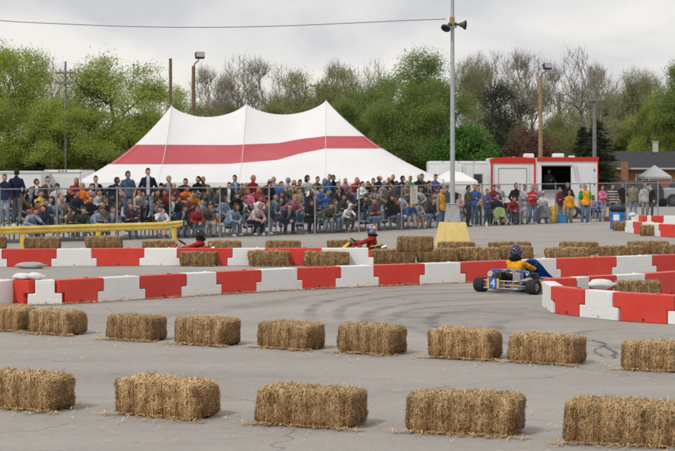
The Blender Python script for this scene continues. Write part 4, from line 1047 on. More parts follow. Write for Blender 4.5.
# ------------------------------------------------------------------ standing group on the right
def gp(px, back=.0, yb=None):
    p = at(px, yb if yb else fy(px)); p.y += back; p.x = (px-337.5)/F*p.y; return p
GR = 'spectators standing behind the fence on the right'
st = [
 (447,1.6,'stand',.2,'dark grey','black','short brown','cap red',1,'person in a red cap half hidden behind the speaker pole'),
 (453,2.2,'pockets',.1,'black','dark grey','short dark',None,1,'person in black just right of the speaker pole, behind the child in pink'),
 (459.5,.7,'crossed',.5,'pale pink','pale denim','tail brown',None,.80,'child in a pale pink shirt standing right of the speaker pole'),
 (468,.5,'holding',1.2,'olive','navy blue','short dark',None,1,'person in an olive jacket facing right, next to the child in pink'),
 (475,.8,'pockets',-.5,'bright blue','denim blue','short brown',None,1.03,'tall person in a bright blue shirt and jeans'),
 (478.5,1.6,'stand',.2,'golden yellow','dark grey','short brown',None,1.0,'person in a yellow vest behind the one in the bright blue shirt'),
 (487,.9,'crossed',.5,'purple','denim blue','short brown',None,.90,'person in a purple hooded sweatshirt and jeans'),
 (494,1.5,'holding',.1,'maroon','navy blue','short brown',None,1.0,'person in a maroon jacket pushing the lime green wheelchair'),
 (498.5,2.4,'pockets',.2,'light grey','dark grey','balding grey',None,1.05,'tall person in a light grey sweatshirt behind the wheelchairs'),
 (516,2.4,'pockets',.3,'black','dark grey','short dark',None,1.04,'tall person in black behind the one in lavender'),
 (524.5,1.3,'crossed',-.4,'lavender','light grey','short brown',None,1,'person with brown hair in lavender, between the fence post and the red sweatshirt'),
 (536.5,1.6,'stand',.3,'light blue','pale denim','short blond',None,1.0,'person in a light blue shirt partly behind the red sweatshirt'),
 (559.5,1.1,'crossed',.5,'maroon','grey','tail brown',None,.93,'person in a dark red top left of the dark open counter end'),
 (567.5,1.6,'pockets',.2,'black','grey','short brown',None,1.05,'tall person in a black shirt beside the open trailer'),
 (602.5,1.4,'crossed',.2,'pink','beige','long brown',None,.97,'person with long brown hair in a pink shirt'),
 (622,1.2,'pockets',.3,'black','denim blue','short brown',None,1.03,'person in a black printed shirt and jeans near the barrel'),
 (633,2.2,'stand',2.9,'khaki','pale denim','short brown',None,1.06,'person in a tan grey jacket seen from behind'),
 (649.5,2.8,'pockets',.2,'black','dark grey','short dark',None,1.0,'person in black behind the one in the grey sweatshirt'),
]
for px, bk, pose, rz, top, pants, hair, cap, k, lab in st:
    person(pose, gp(px, bk), rz, top, pants, hair, lab, GR, cap=cap, sc_=k, sleeves='short' if px in (475, 602.5, 622, 567.5, 459.5) else 'long', shoes='white shoes' if px in (487, 536.5, 475) else 'black shoes')
person('stand', gp(569.5, .4), .1, 'golden yellow', 'tan', 'short blond', 'child in a yellow shirt and tan trousers before the open trailer', GR, sc_=.83, cap='cap grey')
# striped sweater
sm2 = bpy.data.materials.new('striped knit'); sm2.use_nodes = True; nt = sm2.node_tree; wv_ = nt.nodes.new('ShaderNodeTexWave'); wv_.bands_direction = 'Z'; wv_.inputs['Scale'].default_value = 2.6
tc_ = nt.nodes.new('ShaderNodeTexCoord'); nt.links.new(tc_.outputs['Object'], wv_.inputs['Vector']); cr_ = nt.nodes.new('ShaderNodeValToRGB'); cr_.color_ramp.interpolation = 'CONSTANT'
cr_.color_ramp.elements[0].color = (.02,.018,.02,1); cr_.color_ramp.elements[1].position = .62; cr_.color_ramp.elements[1].color = (.5,.46,.38,1)
nt.links.new(wv_.outputs[1], cr_.inputs[0]); nt.links.new(cr_.outputs[0], nt.nodes['Principled BSDF'].inputs['Base Color']); nt.nodes['Principled BSDF'].inputs['Roughness'].default_value = .9
person('pockets', gp(612.5, .9), .1, sm2, 'denim blue', 'short brown', 'person in a black and beige striped sweater and jeans', GR, sc_=1.0)
person('facehand', gp(645, .8), -.15, 'light grey', 'grey', 'balding shaved', 'person in a grey sweatshirt raising one hand to the face, at the far right', GR, sc_=1.03)
w1 = person('crossed', gp(532.5, .6), .15, 'red', 'denim blue', 'short blond', 'person in a bright red sweatshirt with white lettering and jeans', GR, sc_=.99, shoes='white shoes', scale=(1.12,1.05,.99))
def text_mesh(txt, size, depth, mm, parent, loc, rot, name='lettering'):
    cu = bpy.data.curves.new('t', 'FONT'); cu.body = txt; cu.size = size; cu.extrude = depth; cu.align_x = 'CENTER'; cu.align_y = 'CENTER'
    ob = bpy.data.objects.new('t', cu); COL.objects.link(ob); me = bpy.data.meshes.new_from_object(ob.evaluated_get(bpy.context.evaluated_depsgraph_get())); bpy.data.objects.remove(ob)
    me.materials.clear(); me.materials.append(mm); o = obj(name, me, parent); o.location = loc; o.rotation_euler = rot; return o
WP = mat('white print', (.7,.7,.7), .8)
m = MB(); 
for i in range(9):
    a = -1+2*i/8; m.box((a*.12, -.163+.02*a*a, 1.31-.03*a*a), (.018,.006,.03), 0)
for i in range(7): a = -1+2*i/6; m.box((a*.09, -.160+.02*a*a, 1.265), (.014,.006,.022), 0)
m.build('chest_print', WP, w1)
# marshals in front of the fence
v1 = person('stand', at(441, 232.5), .9, 'golden yellow', 'denim blue', 'short dark', 'track marshal in a yellow vest over grey sleeves, left of the pole', 'track marshals in yellow vests', arms='grey', sc_=1.0)
v2 = person('stand', at(585, 224.6), .12, 'golden yellow', 'denim blue', 'short brown', 'track marshal in a yellow vest, green shirt and white cap', 'track marshals in yellow vests', arms='green', sleeves='short', cap='cap white', sc_=1.03, shoes='white shoes', scale=(1.12,1.08,1.03))
m = MB(); m.ell((-.155,-.02,1.25), (.06,.12,.22), 0, nu=16, nv=12); m.build('shirt_front', cloth('green'), v2)
m = MB(); m.box((-.29,-.06,.72), (.07,.06,.16)); m.box((-.29,-.06,.83), (.012,.012,.08)); o = m.build('radio', mat('black plastic', (.02,.02,.02), .5), bevel=.01); o.location = v2.location; tag(o, 'black two-way radio held by the marshal in the white cap', 'radio')
# wheelchairs
BLK = mat('black plastic', (.02,.02,.02), .5); STEEL = mat('chrome', (.5,.5,.52), .3, metal=.8); RUB = mat('tyre rubber', (.025,.025,.026), .8, var=.2)
def wheelchair(loc, rz, label):
    t = empty('wheelchair', loc, rz, label, 'wheelchair', 'wheelchairs behind the fence')
    m = MB(); m.box((0,.0,.50), (.44,.42,.04)); m.build('seat', BLK, t, bevel=.01)
    m = MB(); m.box((0,.23,.74), (.42,.03,.44)); m.build('backrest', BLK, t, bevel=.01)
    m = MB()
    for sx in (-.23, .23):
        m.path([(sx,.22,.30),(sx,.24,.95),(sx,.34,.97)], .013, 6); m.path([(sx,.22,.50),(sx,-.22,.50),(sx,-.26,.18),(sx,-.42,.12)], .013, 6); m.path([(sx,.22,.68),(sx,-.12,.68),(sx,-.14,.5)], .013, 6)
    m.build('frame', STEEL, t)
    for sx in (-.28, .28):
        wr = MB(); wr.torus((sx,.12,.31), .285, .022, 'x', 28, 6); w_ = wr.build('wheel', RUB, t)
        h = MB(); h.torus((sx*1.1,.12,.31), .24, .008, 'x', 24, 5)
        for k in range(12): a = 2*PI*k/12; h.tube((sx,.12,.31), (sx,.12+.275*math.cos(a),.31+.275*math.sin(a)), .003, .003, 4)
        h.tube((sx-.03,.12,.31),(sx+.03,.12,.31),.03,.03,8); h.build('hand_rim', STEEL, w_)
    for sx in (-.21, .21): m = MB(); m.torus((sx,-.28,.075), .055, .02, 'x', 16, 6); m.build('caster', RUB, t)
    m = MB(); m.box((-.1,-.42,.12),(.14,.16,.015)); m.box((.1,-.42,.12),(.14,.16,.015)); m.build('footrest', BLK, t)
    return t
pw = gp(496.5, .75); wheelchair(pw, .25, 'wheelchair whose occupant has a lime green blanket')
person('sit', (pw.x, pw.y, .52), .25, 'navy blue', 'denim blue', 'short grey', 'person sitting in the wheelchair under a lime green blanket', GR, sc_=.9, shoes='white shoes')
m = MB()
nu, nv = 14, 10; vs = []
for j in range(nv):
    for i in range(nu):
        u = i/(nu-1)*2-1; v = j/(nv-1); y = .05-.56*min(v, .7)/.7-.10*max(0, v-.7)/.3; z = .26-.0*v-.40*max(0, v-.7)/.3
        z -= .26*abs(u)**3; vs.append((u*.27, y-.02*math.sin(u*7+v*5), z+.012*math.sin(u*9+v*4)+.0))
m.add(vs, [(j*nu+i, j*nu+i+1, (j+1)*nu+i+1, (j+1)*nu+i) for j in range(nv-1) for i in range(nu-1)], 0, True)
o = m.build('blanket', cloth('lime green'), fix=False); o.location = (pw.x, pw.y, .53); o.rotation_euler = (0,0,.25); tag(o, 'lime green blanket over the knees of the wheelchair user', 'blanket')
pw = gp(510.5, .75); wheelchair(pw, .3, 'wheelchair carrying the person in the red and black jacket')
person('sitlean', (pw.x, pw.y, .52), .3, 'red', 'denim blue', 'short dark', 'person in a red and black jacket sitting in a wheelchair', GR, sc_=.95, arms='red')
def folding_chair(loc, rz, c, label):
    t = empty('folding_chair', loc, rz, label, 'folding chair', 'folding chairs behind the fence'); cm = cloth(c)
    m = MB(); m.add([(-.26,.2,.44),(.26,.2,.44),(.26,-.22,.46),(-.26,-.22,.46),(0,.0,.41)], [(0,1,4),(1,2,4),(2,3,4),(3,0,4)], 0, True); m.build('seat', cm, t, fix=False)
    m = MB(); m.box((0,.24,.68), (.52,.02,.46)); m.build('backrest', cm, t, bevel=.008)
    m = MB()
    for sx in (-1, 1): m.path([(sx*.26,.22,.02),(sx*.27,.24,.92)], .011, 6); m.tube((sx*.27,-.24,.02),(-sx*.25,.2,.44),.01,.01,6); m.tube((sx*.27,.2,.02),(sx*.26,-.24,.62),.01,.01,6)
    m.tube((-.27,-.24,.02),(.27,-.24,.44),.01,.01,6); m.build('frame', mat('grey tube', (.3,.3,.31), .4, metal=.5), t)
    for sx in (-1, 1): m = MB(); m.box((sx*.29,-.02,.63), (.06,.48,.02)); m.build('armrest', cm, t, bevel=.006)
    return t
pf = gp(516.5, 1.1); folding_chair(pf, .2, 'dark grey', 'dark folding chair under the person in lavender')
person('sitlean', (pf.x-.02, pf.y, .46), .25, 'lavender', 'light grey', 'short brown', 'person in a lavender sweatshirt and light grey trousers sitting by the fence post', GR, sc_=1.05, shoes='white shoes')
pf = gp(542.5, 1.0); folding_chair(pf, -.1, 'grey', 'grey folding chair of the person in the white cap')
person('sit', (pf.x, pf.y, .46), -.1, 'white', 'grey', 'short brown', 'person in a white cap and white shirt sitting with a grey blanket', GR, sc_=1.15, cap='cap white')
o = obj('blanket', bpy.data.objects['blanket'].data); o.material_slots[0].link = 'OBJECT'; o.material_slots[0].material = cloth('grey'); o.location = (pf.x, pf.y-.03, .50); o.scale = (1.25,1.2,1.25); tag(o, 'grey blanket on the lap of the person in the white cap', 'blanket')
pf = gp(598, .9); folding_chair(pf, .35, 'bright blue', 'bright blue folding chair beside the marshal in the white cap')
pf = gp(592.8, 1.5); folding_chair(pf, .2, 'bright blue', 'bright blue folding chair with the child sitting in it')
person('sitlook', (pf.x, pf.y, .46), .2, 'lavender', 'pale denim', 'long brown', 'child with long brown hair sitting in the blue folding chair', GR, sc_=.85)
def drum(loc, r, h, c, label, cat='barrel', name='plastic_barrel', group=None):
    m = MB(); n = 28; pr = [(r*.93,0),(r,.03),(r,h*.30),(r*.965,h*.33),(r,h*.36),(r,h*.64),(r*.965,h*.67),(r,h*.70),(r,h-.03),(r*.93,h)]
    vs = [(q*math.cos(2*PI*k/n), q*math.sin(2*PI*k/n), z) for q, z in pr for k in range(n)]
    m.add(vs, [(j*n+k, j*n+(k+1)%n, (j+1)*n+(k+1)%n, (j+1)*n+k) for j in range(len(pr)-1) for k in range(n)]+[tuple(range(n-1,-1,-1)), tuple(range((len(pr)-1)*n, len(pr)*n))], 0, True)
    o = m.build(name, c, fix=False); o.location = loc; tag(o, label, cat, group); return o
bd = at(617.5, 229); br = drum(bd, .30, .70, mat('blue drum plastic', (.02,.16,.48), .4, var=.1), 'blue plastic barrel with a white label near the distant barrier')
m = MB(); vs = []
for k in range(7):
    a = -PI/2-.75+k*.14
    for z in (.36,.60): vs.append((.304*math.cos(a), .304*math.sin(a), z))
m.add(vs, [(2*i,2*i+2,2*i+3,2*i+1) for i in range(6)], 0, True); m.build('label', WP, br, fix=False)
m = MB(); m.torus((0,0,.12), .24, .10, 'z', 28, 10); o = m.build('tyre', RUB); o.location = (bd.x, bd.y, .68); tag(o, 'black tyre lying on top of the blue barrel', 'tyre')
yb = gp(554, 1.4); drum(yb, .22, .80, mat('yellow bin plastic', (.68,.42,.03), .5), 'yellow bin standing below the open trailer counter', 'bin', 'waste_bin')
rb = gp(607.5, .5); drum(rb, .10, .22, mat('red plastic', (.5,.02,.02), .5), 'small red container on the ground beside the blue chairs', 'container', 'container')
cp = gp(486.5, -.3); m = MB(); m.tube((0,0,0),(0,0,.17),.05,.06,12); o = m.build('paper_cup', mat('white paper', (.72,.72,.7), .7)); o.location = cp; tag(o, 'white cup standing on the ground at the fence', 'cup')
m = MB(); m.tube((0,0,0),(0,0,.22),.06,.075,12); o = m.build('paper_cup', MATS['white paper']); p, rz = seat_point('A', 14.5, SD[0]); o.location = (p.x, p.y, SZ[0]); tag(o, 'large white cup on the leftmost bleacher bench', 'cup')
m = MB(); m.tube((0,0,0),(0,0,.2),.045,.04,10); o = m.build('water_bottle', mat('light blue bottle', (.3,.5,.7), .3)); p, rz = seat_point('A', 20, SD[0]); o.location = (p.x, p.y, SZ[0]); tag(o, 'pale blue bottle beside the white cup on the bench', 'bottle')
m = MB(); m.box((0,0,.17),(.36,.26,.34)); m.box((0,0,.36),(.38,.28,.05)); o = m.build('cooler_box', mat('blue cooler', (.03,.22,.50), .5), bevel=.02); o.location = gp(562, .7); tag(o, 'small blue cooler box at the feet of the person in dark red', 'cooler')
# ------------------------------------------------------------------ karts
def M_(name, c, **k): return mat(name, c, **k)
KB = M_('blue kart paint', (.015,.12,.50), rough=.35, spec=.5); KY = M_('yellow kart plastic', (.72,.45,.02), rough=.4); KR = M_('red kart plastic', (.55,.025,.02), rough=.4)
ALW = M_('cast wheel', (.35,.35,.36), rough=.4, metal=.7); DK = M_('dark engine metal', (.06,.06,.065), rough=.45, metal=.5); SIL = M_('silver engine metal', (.45,.45,.46), rough=.35, metal=.7); KBK = M_('black kart plastic', (.018,.018,.02), rough=.45)
def kart(loc, rz, label, main, side, nose, plate=None):
    """front towards +X"""
    t = empty('racing_kart', loc, rz, label, 'kart', 'racing karts on the track')
    m = MB(); r = .016
    for sy in (-1, 1): m.path([(-.52,sy*.30,.07),(-.1,sy*.36,.065),(.25,sy*.30,.065),(.55,sy*.22,.07),(.78,sy*.20,.08)], r, 8)
    for x, wy in ((-.5,.31),(-.1,.36),(.3,.29),(.6,.21)): m.tube((x,-wy,.07),(x,wy,.07), r, r, 8)
    m.tube((.55,-.46,.12),(.55,.46,.12), .014, .014, 8)
    m.build('frame', main, t)
    m = MB(); m.box((.30,0,.055),(.75,.44,.006)); m.build('floor_pan', SIL, t)
    m = MB(); m.tube((-.50,-.64,.14),(-.50,.64,.14), .02, .02, 10); m.tube((-.50,.12,.14),(-.50,.125,.14), .10, .10, 20); m.build('rear_axle', SIL, t)
    for x, rr, ww, tr in ((-.50,.138,.21,.59),(.55,.127,.13,.55)):
        for sy in (-1, 1):
            c = Vector((x, sy*tr, rr)); w_ = MB(); n = 28; h = ww/2
            pr = [(rr*.52,-h*.8),(rr*.72,-h),(rr*.93,-h*.92),(rr,-h*.7),(rr,h*.7),(rr*.93,h*.92),(rr*.72,h),(rr*.52,h*.8)]
            vs = [c+Vector((q*math.cos(2*PI*k/n), y, q*math.sin(2*PI*k/n))) for q, y in pr for k in range(n)]
            w_.add(vs, [(j*n+k, j*n+(k+1)%n, ((j+1)%8)*n+(k+1)%n, ((j+1)%8)*n+k) for j in range(8) for k in range(n)], 0, True); W = w_.build('wheel', RUB, t)
            w_ = MB(); w_.tube(c+Vector((0,-h*.75,0)), c+Vector((0,h*.75,0)), rr*.53, rr*.53, 20); w_.tube(c+Vector((0,sy*h*.75,0)), c+Vector((0,sy*h*.95,0)), rr*.28, rr*.22, 12)
            for k in range(3): a = 2*PI*k/3; w_.tube(c+Vector((math.cos(a)*rr*.18, sy*h*.95, math.sin(a)*rr*.18)), c+Vector((math.cos(a)*rr*.18, sy*h*1.08, math.sin(a)*rr*.18)), .008, .008, 6)
            w_.build('rim', ALW, W)
    # seat shell
    m = MB(); n = 15; prof = [(.12,.10,.17),(.0,.085,.20),(-.16,.10,.21),(-.27,.18,.215),(-.31,.27,.20),(-.34,.36,.165)]; vs = []
    for x, z, wd in prof:
        for k in range(n): a = -1+2*k/(n-1); vs.append((x+.10*abs(a)**3*(1 if z > .15 else .2), wd*a, z+(.13*abs(a)**3.2 if z < .3 else .02*abs(a))))
    m.add(vs, [(j*n+k, j*n+k+1, (j+1)*n+k+1, (j+1)*n+k) for j in range(len(prof)-1) for k in range(n-1)], 0, True)
    o = m.build('seat', KBK, t, fix=False); sd_ = o.modifiers.new('s', 'SOLIDIFY'); sd_.thickness = .012
    # engine on the right (-y) with exhaust, airbox
    m = MB(); m.box((-.22,-.40,.18),(.20,.14,.18)); 
    for k in range(6): m.box((-.22,-.40,.29+.016*k),(.17,.14,.007))
    m.tube((-.22,-.48,.17),(-.22,-.54,.17), .05,.05,14); m.build('engine', DK, t, bevel=.006)
    m = MB(); m.path([(-.12,-.40,.24),(.02,-.42,.22),(.06,-.44,.18)], .025, 8); m.tube((-.30,-.40,.26),(-.55,-.34,.22), .05,.045, 12); m.build('exhaust', SIL, t)
    m = MB(); m.box((-.12,.37,.24),(.24,.13,.20)); m.build('airbox', KBK, t, bevel=.03)
    m = MB(); m.box((-.30,.36,.17),(.16,.10,.24)); m.path([(-.30,.36,.3),(-.36,.25,.42),(-.38,.1,.44)], .012, 6); m.build('radiator', SIL, t, bevel=.005)
    # rear bumper
    m = MB()
    for z in (.10, .24): m.path([(-.50,-.40,z),(-.70,-.38,z),(-.74,-.30,z),(-.74,.30,z),(-.70,.38,z),(-.50,.40,z)], .014, 8)
    for y in (-.30, -.1, .1, .30): m.tube((-.74,y,.10),(-.74,y,.24), .012,.012,8)
    m.build('rear_bumper', SIL if plate else main, t)
    m = MB(); m.box((-.40,.25,.33),(.16,.20,.10)); m.path([(-.40,.2,.38),(-.30,.05,.46),(-.2,-.25,.40)], .02, 6); m.build('fuel_hoses', DK, t)
    m = MB(); m.box((-.45,-.22,.30),(.14,.16,.16)); m.path([(-.45,-.22,.36),(-.5,-.05,.45),(-.46,.12,.40)], .022, 8); m.build('carburettor', SIL, t, bevel=.02)
    m = MB(); m.tube((-.44,.30,.30),(-.62,.30,.36),.05,.06,12); m.build('silencer', SIL, t)
    m = MB(); m.path([(-.42,-.42,.40),(-.46,-.30,.42),(-.47,.30,.42),(-.42,.42,.40),(-.2,.44,.36)], .016, 8)
    for y in (-.34,.34): m.tube((-.5,y,.1),(-.46,y,.42),.012,.012,8)
    m.build('seat_stay', main, t)
    if plate:
        m = MB(); m.box((-.765,.13,.19),(.012,.18,.19)); p_ = m.build('number_plate', KB, t, bevel=.006)
        m = MB(); m.box((-.767,.02,.19),(.014,.04,.19)); m.box((-.767,.24,.19),(.014,.04,.19)); m.build('plate_edge', KY, p_)
        text_mesh(plate, .22, .003, WP, p_, (-.775,.13,.19), (PI/2, 0, -PI/2), 'number')
    # pods
    for sy in (-1, 1):
        m = MB(); pr = [(-.28,.10,.05),(-.27,.20,.06),(.0,.22,.075),(.22,.24,.08),(.34,.16,.06),(.36,.08,.04)]; vs = []; n = 10
        for x, top, hw in pr:
            for k in range(n): a = 2*PI*k/n; vs.append((x, sy*.56+hw*math.cos(a), .055+(top-.04)*.5*(1+math.sin(a))))
        m.add(vs, [(j*n+k, j*n+(k+1)%n, (j+1)*n+(k+1)%n, (j+1)*n+k) for j in range(len(pr)-1) for k in range(n)]+[tuple(range(n)), tuple(range((len(pr)-1)*n, len(pr)*n))], 0, True)
        s_ = m.build('side_pod', side, t); m = MB(); m.box((.02,sy*.565,.215),(.34,.10,.012)); m.build('stripe', main, s_)
    # nose cone and front fairing
    m = MB(); vs = []; n = 13; pr = [(.66,.10,.22,.50),(.80,.07,.23,.49),(.92,.06,.17,.44),(.98,.06,.11,.36)]
    for x, z0, z1, hw in pr:
        for k in range(n): a = -1+2*k/(n-1); vs.append((x-.12*a*a, hw*a, z1-.05*a*a)); 
        for k in range(n): a = 1-2*k/(n-1); vs.append((x-.12*a*a, hw*a, z0))
    n2 = 2*n; m.add(vs, [(j*n2+k, j*n2+(k+1)%n2, (j+1)*n2+(k+1)%n2, (j+1)*n2+k) for j in range(3) for k in range(n2)]+[tuple(range(n2)), tuple(range(3*n2, 4*n2))], 0, True); m.build('nose_cone', nose, t)
    m = MB(); vs = []; n = 9
    for x, z, hw in (((.36,.60,.15),(.46,.52,.18),(.58,.40,.21),(.78,.24,.27)) if plate else ((.40,.46,.11),(.48,.40,.13),(.58,.32,.17),(.74,.22,.2))):
        for k in range(n): a = -1+2*k/(n-1); vs.append((x+.02*a*a-.05*abs(a)**3, hw*a, z-.05*abs(a)**3))
    m.add(vs, [(j*n+k, j*n+k+1, (j+1)*n+k+1, (j+1)*n+k) for j in range(3) for k in range(n-1)], 0, True)
    o = m.build('front_fairing', main, t, fix=False); sd_ = o.modifiers.new('s', 'SOLIDIFY'); sd_.thickness = .01
    # steering
    Ms = Matrix.Rotation(R(-38), 3, 'Y'); sw_ = MB(); n = 24; c = Vector((.26,0,.50)); pts_ = [c+Ms @ Vector((.0+.14*math.cos(2*PI*k/n)*1, .15*math.sin(2*PI*k/n), 0)) for k in range(n+1)]
    Ms2 = Vector((-.55,0,.83)); a_ = Vector((.83,0,.55)); pts_ = [c+a_*(.12*math.cos(2*PI*k/n))+Vector((0,.155*math.sin(2*PI*k/n),0)) for k in range(n+1)]
    sw_.path(pts_, .014, 8); 
    for k in (0, 8, 16): sw_.tube(c, pts_[k], .009, .009, 6)
    sw_.build('steering_wheel', KBK, t); m = MB(); m.tube(c, (.52,0,.12), .011,.011,8); m.build('steering_column', SIL, t)
    return t
# driver pose is built facing -Y, then turned onto the kart (+X front)
POSE['drive'] = body('seated driver', hip=(0,.0,.165), lean=R(-8), headpitch=.06, hands=((-.15,-.44,.46),(.15,-.44,.46)), elb=((-1,.2,-.5),(1,.2,-.5)), feet=((-.16,-.78,.03),(.16,-.78,.03)), knee=(0,.1,1), kneeo=.35, footdir=(0,-.4,1), vox=.011)
def helmet_mat(name, cols, sc2):
    m = bpy.data.materials.new(name); m.use_nodes = True; nt = m.node_tree; b = nt.nodes['Principled BSDF']; b.inputs['Roughness'].default_value = .25
    tc = nt.nodes.new('ShaderNodeTexCoord'); z = nt.nodes.new('ShaderNodeTexVoronoi'); z.inputs['Scale'].default_value = sc2; nt.links.new(tc.outputs['Object'], z.inputs['Vector'])
    cr = nt.nodes.new('ShaderNodeValToRGB'); cr.color_ramp.interpolation = 'CONSTANT'; sp = nt.nodes.new('ShaderNodeSeparateColor'); nt.links.new(z.outputs['Color'], sp.inputs[0]); nt.links.new(sp.outputs[0], cr.inputs[0])
    cr.color_ramp.elements[0].color = (*cols[0], 1); cr.color_ramp.elements[1].position = .3; cr.color_ramp.elements[1].color = (*cols[1], 1)
    for i, c in enumerate(cols[2:]): k = cr.color_ramp.elements.new(.5+.2*i); k.color = (*c, 1)
    nt.links.new(cr.outputs[0], b.inputs['Base Color']); return m
def driver(loc, rz, top, pants, label, hm, lower=None, arms=None, z=.0, sc_=1):
    c, s = math.cos(rz), math.sin(rz); off = Vector((-.15*c, -.15*s, z)); P = POSE['drive']
    o = obj('person', P['me']); o.location = Vector(loc)+off; o.rotation_euler = (0, 0, rz+PI/2); o.scale = (sc_,)*3
    use = [cloth('black'), cloth(top), cloth(arms or top), cloth(arms or top), cloth(pants), cloth(pants), SHOE['black shoes'], EYE, LIP]
    for i, mm in enumerate(use): o.material_slots[i].link = 'OBJECT'; o.material_slots[i].material = mm
    h = obj('helmet', HG['helmet'], o); h.material_slots[0].link = 'OBJECT'; h.material_slots[0].material = hm
    h.matrix_local = Matrix.Translation(P['hc']) @ P['Mh'].to_4x4()
    m = MB(); t = MB(); t.ell((0,-.007,.005), (.138,.166,.145), 0, nu=28, nv=18)
    for f in t.f:
        cc = sum((Vector(t.v[i]) for i in f), Vector())/4
        if cc.y < -.06 and -.03 < cc.z < .06: m.add([t.v[i] for i in f], [(0,1,2,3)], 0, True)
    v = m.build('visor', mat('smoked visor', (.02,.02,.025), .08, spec=.8), h, fix=False)
    m = MB(); m.torus(P['hc']+Vector((0,.02,-.15)), .095, .045, 'z', 24, 10); m.build('neck_collar', cloth('black'), o)
    if lower: m = MB(); m.ell(P['curve'](.20)+Vector((0,.035,0)), (.192,.128,.12), 0, nu=18, nv=12); m.build('lower_back_panel', cloth(lower), o)
    tag(o, label, 'person', 'kart drivers'); return o
hd1 = R(50); s1 = (293-HY)/CH; kc = at_s(507.5, s1); kl = kc+Vector((.50*math.cos(hd1), .50*math.sin(hd1), 0))
k1_ = kart(kl, hd1, 'blue racing kart with number 4 plate seen from behind', KB, KY, KB, '4')
k1_.scale = (1.04,)*3
driver(kl, hd1, 'golden yellow', 'dark grey', 'kart driver in a golden yellow jacket and purple patterned helmet', helmet_mat('purple helmet', [(.02,.016,.04),(.06,.045,.12),(.16,.15,.22),(.04,.012,.03)], 42), lower='light grey', z=.025, sc_=.91)
s2 = 37.2; k2 = at_s(364, s2); h2 = R(176)
kart(k2, h2, 'yellow and red racing kart behind the white end of the far barrier', KY, KY, KR)
driver(k2, h2, 'red', 'red', 'kart driver in a red suit with a blue and yellow helmet', helmet_mat('blue yellow helmet', [(.03,.22,.60),(.10,.40,.65),(.75,.40,.03),(.55,.03,.03)], 14), z=-.03, sc_=.97)
k3 = at_s(192, 38.0); h3 = R(180)
kart(k3, h3, 'red racing kart mostly hidden behind the far barrier', KR, KR, KR)
driver(k3, h3, 'red', 'red', 'kart driver in a red suit with a black helmet below the guardrail end', helmet_mat('black helmet', [(.012,.012,.014),(.03,.03,.03),(.02,.02,.02),(.05,.05,.05)], 10), z=-.09, sc_=.95)
# ------------------------------------------------------------------ tent
def tent_fabric(name, col):
    m = mat(name, col, .6, var=.07, vscale=.45, bump=.9, bscale=1.1, spec=.25, dirt=.12, dcol=(.5,.48,.45)); return m
TW_ = tent_fabric('white tent vinyl', (.70,.70,.715)); TR_ = tent_fabric('faded red tent vinyl', (.45,.085,.105)); TR2 = tent_fabric('shaded red tent vinyl', (.40,.055,.07))  # last one deepens the band red, putting end-face shade into the colour
YF, YR, YB_ = 77.5, 84.0, 90.5
sF, sR = F/YF, F/YR
X0, X1 = (72-337.5)/sF, (452-337.5)/sF
pk = [((171.5-337.5)/sR, zat(105.5, sR)), ((246.5-337.5)/sR, zat(103.5, sR)), ((326-337.5)/sR, zat(100.5, sR))]
EV = zat(182.5, sF)
tent = empty('event_tent', (0, YR, 0), 0, 'large white pole tent with three peaks and a faded red band', 'tent')
def ridge(x):
    if x <= pk[0][0]: return pk[0][1]
    if x >= pk[2][0]: return pk[2][1]
    for (a, za), (b, zb) in zip(pk[:-1], pk[1:]):
        if a <= x <= b:
            u = (x-a)/(b-a); return za+(zb-za)*u-.62*(4*u*(1-u))**.8
def gfun(t): return .62*t+.38*t**2.6
# rows in t (0 eave, 1 ridge); band rows follow the sewn panel
pxs = [60,118,135,230,278,300,326,345,362,386,460]
blo = [164,164,164.5,164,160,153.5,148.5,149,153.5,160,168]; bhi = [145,145,144.5,145,143,139,136,137.5,141.5,150,160]
def t_for(x, py):  # front face: the t whose surface point projects to row py
    lo, hi = 0, 1; Rz = ridge(x)
    for _ in range(30):
        t = (lo+hi)/2; Y = YF+(YR-YF)*t; z = EV+(Rz-EV)*gfun(t); y = HY+(CH-z)*F/Y
        if y > py: lo = t
        else: hi = t
    return (lo+hi)/2
def band(x):
    px = 337.5+x*F/81; return t_for(x, float(np.interp(px, pxs, blo))), t_for(x, float(np.interp(px, pxs, bhi)))
NB = [6, 5, 9]
def rows(tb, tt): return list(np.linspace(0, tb, NB[0]+1))+list(np.linspace(tb, tt, NB[1]+1))[1:]+list(np.linspace(tt, 1, NB[2]+1))[1:]
nr = sum(NB)+1
def strip(m, cols, matf):
    vs = [p for c in cols for p in c]; fs = []; ms = []
    o = len(m.v); m.v.extend([tuple(v) for v in vs])
    for i in range(len(cols)-1):
        for j in range(nr-1):
            a = o+i*nr+j; m.f.append((a, a+nr, a+nr+1, a+1)); m.m.append(matf(i, j)); m.sm.append(True)
m = MB()
xL, xR = pk[0][0], pk[2][0]
def surf(x, side):   # column from eave to ridge at ridge-x
    tb, tt = band(x); c = []
    for t in rows(tb, tt):
        Y = (YF if side < 0 else YB_); y = Y+(YR-Y)*t; c.append(Vector((x, y-YR, EV+(ridge(x)-EV)*gfun(t))))
    return c
def inband(i, j): return 1 if NB[0] <= j < NB[0]+NB[1] else 0
xs = list(np.linspace(xL, xR, 61))
strip(m, [surf(x, -1) for x in xs], inband)
strip(m, [surf(x, 1) for x in xs], inband)
